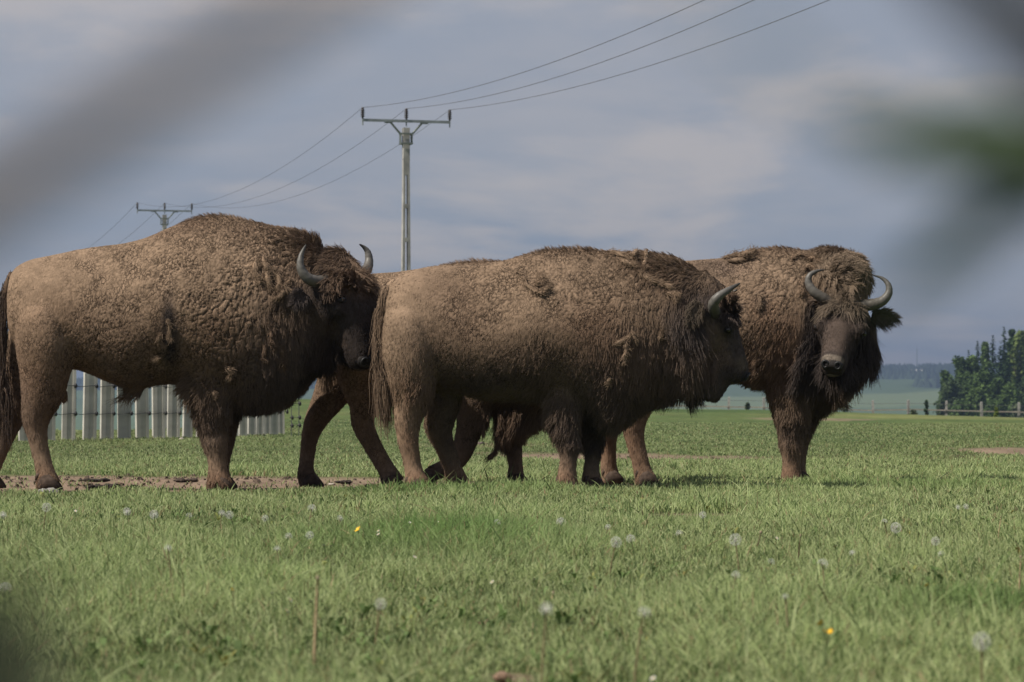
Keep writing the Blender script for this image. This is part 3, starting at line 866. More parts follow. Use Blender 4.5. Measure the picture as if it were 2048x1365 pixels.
class Bison:
    def __init__(s, depth, xc_px, name_label, inset=6.0):
        s.d = depth; s.inset = inset
        bx = P(xc_px, 818, depth)[0]
        s.base = np.array([bx, depth, float(terrain(np.array([bx]), np.array([depth]))[0])])
        s.root = empty('bison', tuple(s.base), name_label, 'bison', 'bison standing on the pasture')
        s.v = []; s.f = []; s.S = F / depth
    def pt(s, px, py, y=0.0):
        return P(px, py, s.d + y) - s.base
    def px(s, co):
        """photo pixels of local points, the far side mirrored to the near one"""
        w = co.copy(); w[:, 1] = -np.abs(w[:, 1]); return proj(w + s.base)
    def add(s, v, f):
        n = len(s.v)
        s.v += [tuple(q) for q in v]; s.f += [tuple(i + n for i in q) for q in f]
    def trunk(s, st, n=36):
        """stations: px x, px top, px bottom, half width (m), ridge sharpness"""
        st = resample(st, 4); rings = []
        for x, tp, bt, w, k in st:
            a = s.pt(x, tp + s.inset); b = s.pt(x, bt - s.inset * 0.6)
            mid = (a[2] + b[2]) / 2 - 0.04 * (a[2] - b[2]); hi, lo = a[2] - mid, mid - b[2]
            r = []
            for q in np.linspace(0, 2 * math.pi, n, endpoint=False):
                sn, cs = math.sin(q), math.cos(q)
                nar = 1 - k * max(0, sn) ** 1.3 - 0.12 * max(0, -sn) ** 2
                yy = w * nar * math.copysign(abs(cs) ** 0.85, cs)
                r.append((a[0], yy, mid + (hi if sn > 0 else lo) * math.copysign(abs(sn) ** 0.92, sn)))
            rings.append(np.array(r))
        s.add(*loft_rings(rings))
    def limb(s, pts, y0, y1=None, df=0.9, n=16, sink=True):
        """points: px x, px y, px width; depth offset from y0 to y1"""
        y1 = y0 if y1 is None else y1
        a = np.array(pts, float); m = len(a)
        P3 = [np.append(s.pt(q[0], q[1], y0 + (y1 - y0) * i / (m - 1)), q[2] / s.S / 2) for i, q in enumerate(a)]
        if sink:                                         # the root of the limb dives into the trunk
            q = a[0]
            P3 = [np.append(s.pt(q[0], q[1] - 0.42 * q[2], 0.2 * y0), q[2] / s.S * 0.12), np.append(s.pt(q[0], q[1] - 0.26 * q[2], 0.5 * y0), q[2] / s.S * 0.30)] + P3
            P3[2][3] *= 0.86
        P3 = np.array(P3)
        P3 = resample(P3, 4); rings = []
        for i in range(len(P3)):
            t = P3[min(i + 1, len(P3) - 1), :3] - P3[max(i - 1, 0), :3]; t[1] = 0; t /= np.linalg.norm(t) + 1e-9
            nrm = np.array([t[2], 0, -t[0]]); r = P3[i, 3]
            q = np.linspace(0, 2 * math.pi, n, endpoint=False)
            rings.append(P3[i, :3] + r * np.cos(q)[:, None] * nrm + r * df * np.sin(q)[:, None] * np.array([0, 1.0, 0]))
        s.add(*loft_rings(rings))
    def ball(s, px, py, rx, ry, ydep, y=0.0):
        c = s.pt(px, py, y); n = 14; rings = []
        for th in np.linspace(0.12, math.pi - 0.12, 9):
            q = np.linspace(0, 2 * math.pi, n, endpoint=False)
            rings.append(c + np.stack([rx / s.S * np.sin(th) * np.cos(q), ydep * np.sin(th) * np.sin(q), ry / s.S * np.cos(th) + 0 * q], 1))
        s.add(*loft_rings(rings))
    def head(s, org, fwd, lat, sc=1.0):
        """org: local point between the horns; fwd along the face; lat towards the animal's own right or left"""
        f = np.array(fwd, float); f /= np.linalg.norm(f)
        l = np.array(lat, float); l -= f * (l @ f); l /= np.linalg.norm(l)
        nr = np.cross(f, l)
        if nr[2] < 0: nr = -nr                          # forehead normal looks up
        s.hf = (np.array(org), f, l, nr)
        #      along, half width, top, bottom
        st = [(-0.20, 0.10, -0.03, -0.27), (-0.10, 0.150, 0.02, -0.34), (0.0, 0.165, 0.055, -0.37), (0.10, 0.168, 0.06, -0.385), (0.20, 0.158, 0.05, -0.36), (0.30, 0.130, 0.035, -0.30),
              (0.40, 0.108, 0.022, -0.262), (0.48, 0.103, 0.018, -0.232), (0.55, 0.102, 0.010, -0.210), (0.60, 0.090, -0.010, -0.182), (0.63, 0.052, -0.045, -0.140)]
        st = resample(st, 3); rings = []
        for u, w, tp, bt in st * sc if isinstance(st, np.ndarray) else st:
            q = np.linspace(0, 2 * math.pi, 24, endpoint=False); mid, h = (tp + bt) / 2, (tp - bt) / 2
            cs, sn = np.cos(q), np.sin(q)
            rings.append(np.array(org) + u * f + (w * np.sign(cs) * np.abs(cs) ** 0.8)[:, None] * l + (mid + h * np.sign(sn) * np.abs(sn) ** 0.85)[:, None] * nr)
        s.add(*loft_rings(rings))
        s.hsc = sc
    def brow(s):
        for sg in (-1, 1):
            c = s.hp(0.225, sg * 0.142, -0.035); n = 12; rings = []
            for th in np.linspace(0.15, math.pi - 0.15, 8):
                q = np.linspace(0, 2 * math.pi, n, endpoint=False); o, f, l, nr = s.hf
                rings.append(c + s.hsc * (0.075 * np.cos(th) * f + 0.048 * np.sin(th) * np.cos(q)[:, None] * l + 0.060 * np.sin(th) * np.sin(q)[:, None] * nr))
            s.add(*loft_rings(rings))
    def hp(s, u, v, w):
        """head coordinates: along the face, sideways, out of the forehead"""
        o, f, l, nr = s.hf
        return o + s.hsc * (u * f + v * l + w * nr)
    def finish(s, crack, tintf, voxel=0.0165):
        """one continuous body: union of the shapes, smoothed, refined, its wool relief pressed in"""
        me = bpy.data.meshes.new('body'); me.from_pydata(s.v, [], s.f); me.update()
        o = bpy.data.objects.new('body', me); col.objects.link(o)
        m = o.modifiers.new('r', 'REMESH'); m.mode = 'VOXEL'; m.voxel_size = voxel
        m = o.modifiers.new('s', 'SMOOTH'); m.factor = 0.5; m.iterations = 9
        m = o.modifiers.new('d', 'SUBSURF'); m.levels = 1; m.render_levels = 1
        dg = bpy.context.evaluated_depsgraph_get()
        me2 = bpy.data.meshes.new_from_object(o.evaluated_get(dg))
        o.modifiers.clear(); o.data = me2; me2.name = 'body'; bpy.data.meshes.remove(me)
        n = len(me2.vertices); co = np.zeros(n * 3, np.float32); me2.vertices.foreach_get('co', co); co = co.reshape(-1, 3).astype(float)
        no = np.zeros(n * 3, np.float32); me2.vertex_normals.foreach_get('vector', no); no = no.reshape(-1, 3).astype(float)
        px_, py_ = s.px(co)
        amp, cell, tilt = crack(px_, py_); amp = amp * 0.50 * (0.55 + 0.6 * sstep(-0.25, 0.25, fbm(co * 5.5, 66, 3)))
        edge, bst, cid = s.cells(co, cell, tilt)
        groove = 1 - sstep(0.02, 0.18, edge)
        lump = fbm(co * 6.0, 11, 3)
        fine = fbm(co * 42.0, 23, 2)
        disp = amp * (0.22 * (cid - 0.5) + 0.15 * sstep(0, 0.5, edge) - 0.95 * groove) + 0.011 * lump * np.clip(amp / 0.006, 0.45, 1) + 0.22 * amp * fine
        co2 = co + no * disp[:, None]
        me2.vertices.foreach_set('co', co2.astype(np.float32).ravel())
        me2.polygons.foreach_set('use_smooth', np.ones(len(me2.polygons), bool))
        me2.update()
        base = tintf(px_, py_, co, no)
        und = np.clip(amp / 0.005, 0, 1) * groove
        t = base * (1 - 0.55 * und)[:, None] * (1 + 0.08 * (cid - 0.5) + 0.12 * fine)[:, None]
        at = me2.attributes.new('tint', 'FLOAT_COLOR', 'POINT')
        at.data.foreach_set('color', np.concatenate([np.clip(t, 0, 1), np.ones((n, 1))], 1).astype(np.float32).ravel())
        at = me2.attributes.new('crack', 'FLOAT', 'POINT'); at.data.foreach_set('value', np.clip((amp - 0.0006) / 0.0020, 0, 1).astype(np.float32))
        me2.materials.clear(); me2.materials.append(M_HIDE)
        o.parent = s.root
        s.body = o; s.crack = crack; s.tintf = tintf
        tri = np.zeros(0)
        me2.calc_loop_triangles()
        tv = np.zeros(len(me2.loop_triangles) * 3, np.int32); me2.loop_triangles.foreach_get('vertices', tv)
        s.tri = tv.reshape(-1, 3); s.co = co2; s.no = no
        s.bvh = BVHTree.FromPolygons([tuple(q) for q in co2], [tuple(q) for q in s.tri.tolist()])
        return o
    def cells(s, co, cell, tilt):
        """matted locks: cells whose long axis is tilted in the plane of the flank"""
        c, sn = np.cos(tilt), np.sin(tilt)
        u = co[:, 0] * c + co[:, 2] * sn; w = -co[:, 0] * sn + co[:, 2] * c
        # three fixed sizes blended by hard choice so that neighbouring cells fit together
        out_e = np.zeros(len(co)); out_b = np.zeros((len(co), 3)); out_c = np.zeros(len(co))
        sizes = np.array([0.0165, 0.0245, 0.038]); tl = np.array([-0.9, -0.45, 0.0, 0.45])
        pick = np.argmin(np.abs(np.log(cell[:, None] / sizes[None])) + 0.12 * fbm(co * 14.0, 41, 2)[:, None] * np.array([0, 1, 0]), 1)
        pt_ = np.argmin(np.abs(tilt[:, None] + 0.25 * vnoise(co * 5.0, 43)[:, None] - tl[None]), 1)
        for i, sz in enumerate(sizes):
            for j, tv in enumerate(tl):
                m = (pick == i) & (pt_ == j)
                if not m.any(): continue
                q = co[m]; c, sn = math.cos(tv), math.sin(tv)
                u = q[:, 0] * c + q[:, 2] * sn; w = -q[:, 0] * sn + q[:, 2] * c
                g = np.stack([u / sz, q[:, 1] / (sz * 1.3), w / (sz * 1.9)], 1)
                g = g + 0.55 * vvec(q * (0.55 / sz), 7) + 0.25 * vvec(q * (1.6 / sz), 8)
                d1, d2, b_, cid = worley(g, 13)
                out_e[m] = d2 - d1; out_c[m] = cid
                dv = (b_ - g) * np.array([sz, sz * 1.3, sz * 1.9])
                dx = dv[:, 0] * c - dv[:, 2] * sn; dz = dv[:, 0] * sn + dv[:, 2] * c
                out_b[m] = np.stack([dx, dv[:, 1], dz], 1)
        return out_e, out_b, out_c
    def surf(s, px, py, off=0.0):
        """local point of the near surface seen at a photo pixel, and its normal"""
        o = np.array([0, 0, CAM_H]) - s.base; d = P(px, py, s.d) - np.array([0, 0, CAM_H]); d /= np.linalg.norm(d)
        hit, nrm, _, _ = s.bvh.ray_cast(Vector(o), Vector(d))
        if hit is None:
            hit, nrm, _, _ = s.bvh.find_nearest(Vector(s.pt(px, py, -0.2)))
        nrm = Vector(nrm).normalized()
        if nrm.dot(Vector(d)) > 0: nrm = -nrm
        return np.array(hit) + np.array(nrm) * off, np.array(nrm)
    def fur(s, name, N, lenf, combf, K_=5, rad=0.0018, seed=1, clump=0.75, wts=None, zmin=None):
        r = np.random.default_rng(seed)
        a, b, c = s.co[s.tri[:, 0]], s.co[s.tri[:, 1]], s.co[s.tri[:, 2]]
        area = np.linalg.norm(np.cross(b - a, c - a), axis=1) / 2
        cen = (a + b + c) / 3; px_, py_ = s.px(cen)
        w = area * (wts(px_, py_, cen) if wts else 1.0)
        w = w / w.sum()
        k = r.choice(len(w), N, p=w)
        u, v = r.random(N), r.random(N); fl = u + v > 1; u[fl], v[fl] = 1 - u[fl], 1 - v[fl]
        root = a[k] + (b - a)[k] * u[:, None] + (c - a)[k] * v[:, None]
        nrm = unit(s.no[s.tri[k, 0]])
        px_, py_ = s.px(root)
        L = lenf(px_, py_, root)
        keep = (L > 0.006) & ((L > 0.0105) | (r.random(N) < 0.5))
        comb, lift, droop = combf(px_, py_, root, nrm)
        amp, cell, tilt = s.crack(px_, py_)
        edge, tocen, cid = s.cells(root, np.clip(np.maximum(cell, L * 0.5), 0.0165, 0.038), tilt)
        keep &= (edge > 0.09) | (L > 0.045)
        # direction
        sw = vvec(root * 9.0, 71) * 0.45 + vvec(root * 28.0, 72) * 0.3 + r.normal(size=(N, 3)) * 0.16
        d = unit(comb) + sw
        d = d - nrm * np.sum(d * nrm, 1, keepdims=True)
        d = unit(unit(d) * (1 - lift)[:, None] + nrm * lift[:, None])
        L = L * (0.65 + 0.7 * r.random(N)) * (0.75 + 0.5 * cid)
        t = np.linspace(0, 1, K_)[None, :, None]
        tc = tocen - nrm * np.sum(tocen * nrm, 1, keepdims=True)
        pts = root[:, None] - nrm[:, None] * 0.004 + d[:, None] * L[:, None, None] * t + np.array([0, 0, -1.0]) * (L * droop)[:, None, None] * t ** 2 \
            + tc[:, None] * ((clump * np.clip(0.3 + (L - 0.018) / 0.04, 0.3, 1.0))[:, None, None] * t ** 1.3)
        curl = vvec(root * 60.0, 90) * 0.5 + r.normal(size=(N, 3)) * 0.5
        pts = pts + curl[:, None] * (L * 0.10)[:, None, None] * np.sin(t * 4.5) * t
        pts = pts[keep]; L = L[keep]
        base = s.tintf(px_[keep], py_[keep], root[keep], nrm[keep])
        var = (0.72 + 0.5 * r.random(len(L)) + 0.12 * (cid[keep] - 0.5))[:, None]
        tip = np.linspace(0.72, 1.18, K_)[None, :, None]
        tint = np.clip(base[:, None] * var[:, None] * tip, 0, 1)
        rr = (rad * (0.7 + 0.6 * r.random(len(L))) * np.clip(L / 0.05, 0.7, 1.35))[:, None] * np.linspace(1.0, 0.25, K_)[None]
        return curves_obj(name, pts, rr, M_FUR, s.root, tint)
    def horn(s, path, rad):
        """path of local points from base to tip"""
        p = resample(np.array(path), 6); n = len(p)
        rr = np.interp(np.linspace(0, 1, n), np.linspace(0, 1, len(rad)), rad)
        rr = rr * (1 + 0.03 * np.sin(np.arange(n) * 2.1))
        b = MB(); b.tube(p, list(rr), 14)
        o = b.build('horn', M_HORN, s.root, True)
        u = np.concatenate([np.repeat(np.linspace(0, 1, n), 14)])
        c = np.stack([np.interp(u, [0, 0.15, 0.4, 0.75, 1], [x, y_, z_, w_, e]) for x, y_, z_, w_, e in
                      ((0.055, 0.070, 0.10, 0.09, 0.02), (0.043, 0.060, 0.092, 0.085, 0.018), (0.034, 0.050, 0.082, 0.078, 0.016))], 1)
        c *= (0.8 + 0.4 * rng.random(len(c)))[:, None]
        at = o.data.attributes.new('tint', 'FLOAT_COLOR', 'POINT')
        at.data.foreach_set('color', np.concatenate([c, np.ones((len(c), 1))], 1).astype(np.float32).ravel())
        return o
    def ear(s, base, tip, wide, c, face):
        """cupped leaf-shaped ear with a hairy rim"""
        base, tip = np.array(base), np.array(tip); ax = tip - base; L = np.linalg.norm(ax); ax /= L
        fc = np.array(face, float); fc -= ax * (fc @ ax); fc /= np.linalg.norm(fc); sd = np.cross(ax, fc)
        rings = []
        for u in np.linspace(0, 1, 9):
            w = wide * (0.45 + 0.75 * math.sin(math.pi * min(1, u * 0.9 + 0.1)) ** 0.8) * (1 - u ** 4) * 0.55 + 0.003
            q = np.linspace(0, 2 * math.pi, 14, endpoint=False)
            cup = -0.35 * w * (np.cos(q) ** 2 - 0.5)
            rings.append(base + ax * L * u + (w * np.cos(q))[:, None] * sd + (0.014 * np.sin(q) * (1 - 0.5 * u) - cup)[:, None] * fc)
        v, f = loft_rings(rings)
        o = mesh_obj('ear', v, f, M_HIDE, s.root, True)
        t = np.tile(np.array(c)[None], (len(v), 1)) * (0.8 + 0.4 * rng.random((len(v), 1)))
        at = o.data.attributes.new('tint', 'FLOAT_COLOR', 'POINT')
        at.data.foreach_set('color', np.concatenate([t, np.ones((len(v), 1))], 1).astype(np.float32).ravel())
        N = 900; i = rng.integers(0, len(rings) * 14, N)
        root = v[i] + rng.normal(size=(N, 3)) * 0.006
        d = unit(ax[None] * 0.8 + np.sign(np.sum((root - base) * sd, 1))[:, None] * sd * 0.5 + rng.normal(size=(N, 3)) * 0.25)
        K_ = 4; t_ = np.linspace(0, 1, K_)[None, :, None]; ln = rng.uniform(0.025, 0.06, N)
        pts = root[:, None] + d[:, None] * ln[:, None, None] * t_ + np.array([0, 0, -1.0]) * (ln * 0.35)[:, None, None] * t_ ** 2
        h = curves_obj('ear_hair', pts, np.tile(np.linspace(0.0018, 0.0004, K_)[None], (N, 1)), M_FUR, o, np.tile(np.array(c)[None], (N, 1)) * rng.uniform(0.7, 1.5, (N, 1)))
        return o
    def eye(s, pos, nrm, r=0.021):
        b = MB(); b.lathe([(r * math.sin(q) + 1e-4, -r * math.cos(q)) for q in np.linspace(0.0, math.pi, 9)], (0, 0, 0), 14)
        o = b.build('eye', M_EYE, s.root, True); o.location = np.array(pos) - np.array(nrm) * r * 0.45
        # lids: a swollen ring round the ball
        nr = Vector(nrm); q = nr.to_track_quat('Z', 'Y'); b = MB(); pts = []
        for k in range(17):
            a = 2 * math.pi * k / 16
            pts.append(q @ Vector((r * 1.25 * math.cos(a), r * 0.85 * math.sin(a), r * (0.15 - 0.25 * math.cos(a) ** 2))))
        b.tube([tuple(p_) for p_ in pts], r * 0.36, 7, False)
        b.build('eyelid', M_NOSE, o, True)
        return o
    def nose(s):
        """bare muzzle pad with two nostrils"""
        rings = []
        for u, w, tp, bt in ((0.56, 0.070, -0.004, -0.070), (0.59, 0.082, -0.006, -0.085), (0.612, 0.080, -0.014, -0.092), (0.628, 0.064, -0.026, -0.088), (0.634, 0.030, -0.040, -0.080)):
            q = np.linspace(0, 2 * math.pi, 18, endpoint=False); mid, h = (tp + bt) / 2, (tp - bt) / 2
            rings.append(np.array([s.hp(u, w * math.cos(a), mid + h * math.sin(a)) for a in q]))
        v, f = loft_rings(rings)
        o = mesh_obj('muzzle', v, f, M_NOSE, s.root, True)
        for sg in (-1, 1):
            b = MB(); pts = [s.hp(0.615 + 0.016 * math.cos(a), sg * (0.048 + 0.022 * math.sin(a)), -0.026 - 0.020 * math.cos(a)) for a in np.linspace(0, 2 * math.pi, 13)]
            b.tube(pts, 0.009, 6, False); b.build('nostril', M_BLACK, o, True)
        return o
    def lips(s, c=PALE):
        rings = []
        for u, w, tp, bt in ((0.545, 0.070, -0.10, -0.155), (0.585, 0.070, -0.105, -0.165), (0.612, 0.060, -0.112, -0.162), (0.63, 0.035, -0.12, -0.150)):
            q = np.linspace(0, 2 * math.pi, 14, endpoint=False); mid, h = (tp + bt) / 2, (tp - bt) / 2
            rings.append(np.array([s.hp(u, w * math.cos(a), mid + h * math.sin(a)) for a in q]))
        v, f = loft_rings(rings)
        o = mesh_obj('lower_lip', v, f, M_HIDE, s.root, True)
        at = o.data.attributes.new('tint', 'FLOAT_COLOR', 'POINT')
        at.data.foreach_set('color', np.tile(np.append(c, 1.0).astype(np.float32), len(v)))
        return o
    def hoof(s, foot, fwd=(1, 0, 0), sc=1.0, raised=False):
        """two claws with dew claws behind"""
        fw = np.array(fwd, float); fw /= np.linalg.norm(fw); sd = np.array([0, 1.0, 0]); up = np.cross(sd, fw); up = up if up[2] > 0 or raised else -up
        if raised:                                       # folded back: the shank lies along 'up', the toe points down
            up = np.array([-fw[2], 0, fw[0]])
        allv, allf = [], []
        for sg in (-1, 1):
            rings = []
            for u, w, h, z in ((-0.055, 0.020, 0.028, 0.030), (-0.03, 0.033, 0.048, 0.045), (0.01, 0.038, 0.052, 0.050), (0.05, 0.033, 0.036, 0.035), (0.078, 0.022, 0.018, 0.018), (0.09, 0.008, 0.008, 0.009)):
                q = np.linspace(0, 2 * math.pi, 12, endpoint=False)
                rings.append((np.array(foot) + sc * ((u * fw)[None] + ((sg * 0.044 - sg * 0.010 * (u > 0.06)) + w * np.cos(q))[:, None] * sd + np.maximum(z + h * np.sin(q), 0.0)[:, None] * up)))
            v, f = loft_rings(rings); n = len(allv); allv += list(v); allf += [tuple(i + n for i in q) for q in f]
        for sg in (-1, 1):
            rings = []
            for u, r_ in ((0, 0.016), (0.5, 0.014), (1, 0.004)):
                q = np.linspace(0, 2 * math.pi, 8, endpoint=False)
                c = np.array(foot) + sc * ((-0.055 - 0.02 * u) * fw + sg * 0.032 * sd + (0.105 - 0.045 * u) * up)
                rings.append(c + sc * r_ * (np.cos(q)[:, None] * sd + np.sin(q)[:, None] * fw))
            v, f = loft_rings(rings); n = len(allv); allv += list(v); allf += [tuple(i + n for i in q) for q in f]
        return mesh_obj('hoof', allv, allf, M_HOOF, s.root, True)
    def tail(s, path, c0, c1, n=2600, ln=(0.10, 0.30), spread=0.03, seed=5):
        """hair of the tail hung along a path of local points"""
        r = np.random.default_rng(seed)
        p = resample(np.array(path), 8); m = len(p)
        b = MB(); b.tube(p[:int(m * 0.75)], list(np.linspace(0.032, 0.015, int(m * 0.75))), 8)
        o = b.build('tail', M_HIDE, s.root, True)
        at = o.data.attributes.new('tint', 'FLOAT_COLOR', 'POINT')
        at.data.foreach_set('color', np.tile(np.append(c1, 1.0).astype(np.float32), len(o.data.vertices)))
        u = r.random(n) ** 0.9; i = np.minimum((u * (m - 2)).astype(int), m - 2)
        root = p[i] + (p[i + 1] - p[i]) * r.random((n, 1)) + r.normal(size=(n, 3)) * spread * (0.55 + 0.5 * u)[:, None]
        tg = unit(p[np.minimum(i + 3, m - 1)] - p[i] + 1e-6)
        L = np.interp(u, [0, 0.3, 1], [ln[0] * 0.7, ln[0] * 1.3, ln[1]]) * r.uniform(0.6, 1.2, n)
        K_ = 7; t = np.linspace(0, 1, K_)[None, :, None]
        cl = vvec(root * 22.0, 4)
        d = unit(tg + 0.22 * cl + 0.14 * r.normal(size=(n, 3)) + np.array([0, 0, -0.35]))
        pts = root[:, None] + d[:, None] * L[:, None, None] * t + np.array([0, 0, -1.0]) * (0.35 * L)[:, None, None] * t ** 2 + (cl * 0.10 * L[:, None])[:, None] * np.sin(t * 5.0)
        w = (r.random((n, 1)) * 0.7 + 0.3 * (vnoise(root * 30.0, 3)[:, None] * 0.5 + 0.5))
        tint = np.array(c0)[None] * (1 - w) + np.array(c1)[None] * w
        curves_obj('tail_hair', pts, np.tile(np.linspace(0.0022, 0.0005, K_)[None], (n, 1)), M_FUR, o, tint * r.uniform(0.7, 1.25, (n, 1)))
        return o
    def tufts(s, paths, c, rad=0.014):
        """loose strips of shed wool lying on the coat: lists of photo pixels"""
        for path in paths:
            pts = []
            for q in path:
                h, nrm = s.surf(q[0], q[1]); pts.append(h + nrm * (0.012 + (q[2] if len(q) > 2 else 0)))
            p = resample(np.array(pts), 5); n = len(p)
            p = p + 0.008 * vvec(p * 40.0, 9)
            rr = rad * np.sin(np.linspace(0.35, math.pi - 0.15, n)) * (0.75 + 0.5 * rng.random(n))
            b = MB(); b.tube(p, list(rr), 7)
            o = b.build('wool_tuft', M_HIDE, s.root, True)
            t = np.tile(np.array(c)[None], (len(o.data.vertices), 1)) * rng.uniform(0.75, 1.2, (len(o.data.vertices), 1))
            at = o.data.attributes.new('tint', 'FLOAT_COLOR', 'POINT')
            at.data.foreach_set('color', np.concatenate([t, np.ones((len(t), 1))], 1).astype(np.float32).ravel())
            N = 26 * n; i = rng.integers(0, n - 1, N)
            root = p[i] + (p[i + 1] - p[i]) * rng.random((N, 1)) + rng.normal(size=(N, 3)) * rad * 0.6
            d = unit(unit(p[i + 1] - p[i]) + rng.normal(size=(N, 3)) * 0.5); ln = rng.uniform(0.02, 0.045, N)
            tt = np.linspace(0, 1, 4)[None, :, None]
            hp_ = root[:, None] + d[:, None] * ln[:, None, None] * tt
            curves_obj('wool', hp_, np.tile(np.linspace(0.0016, 0.0004, 4)[None], (N, 1)), M_FUR, o, np.tile(np.array(c)[None], (N, 1)) * rng.uniform(0.7, 1.35, (N, 1)))

def G(px, py, x, y, rx, ry, p=2.0):
    return np.exp(-((np.abs(px - x) / rx) ** p + (np.abs(py - y) / ry) ** p))
def paint(base, px, py, blobs, noise=None):
    """base colour overlaid with soft patches of coat colour: (x, y, rx, ry, colour, strength)"""
    c = np.tile(base[None], (len(px), 1)).astype(float)
    for b in blobs:
        w = b[5] * G(px, py, b[0], b[1], b[2], b[3], b[6] if len(b) > 6 else 2.0)
        if noise is not None: w = np.clip(w * (1 + 0.5 * noise), 0, 1)
        c = c * (1 - w)[:, None] + b[4][None] * w[:, None]
    return c
def field(px, py, base, blobs):
    v = np.full(len(px), float(base))
    for b in blobs: v = v + b[4] * G(px, py, b[0], b[1], b[2], b[3], b[5] if len(b) > 5 else 2.0)
    return v
def combs(px, py, base, lift0, droop0, blobs):
    """combing direction: (x, y, rx, ry, (dx, dy, dz), lift, droop, weight)"""
    d = np.tile(np.array(base, float)[None], (len(px), 1)); lf = np.full(len(px), lift0); dr = np.full(len(px), droop0)
    for b in blobs:
        w = np.clip(b[7] * G(px, py, b[0], b[1], b[2], b[3]), 0, 1)
        d = d * (1 - w)[:, None] + np.array(b[4], float)[None] * w[:, None]
        lf = lf * (1 - w) + b[5] * w; dr = dr * (1 - w) + b[6] * w
    return d, np.clip(lf, 0.05, 0.95), dr

def head_weight(s, co, lo=-0.12, hi=0.06):
    """1 on the head, 0 on the body"""
    o, f, l, nr = s.hf
    q = co - o
    u = (q @ f) / s.hsc; v = (q @ l) / s.hsc; w = (q @ nr) / s.hsc
    m = sstep(lo, hi, u) * (1 - sstep(0.24, 0.34, np.abs(v))) * sstep(-0.50, -0.36, w) * (1 - sstep(0.12, 0.2, w))
    return m, u, v, w

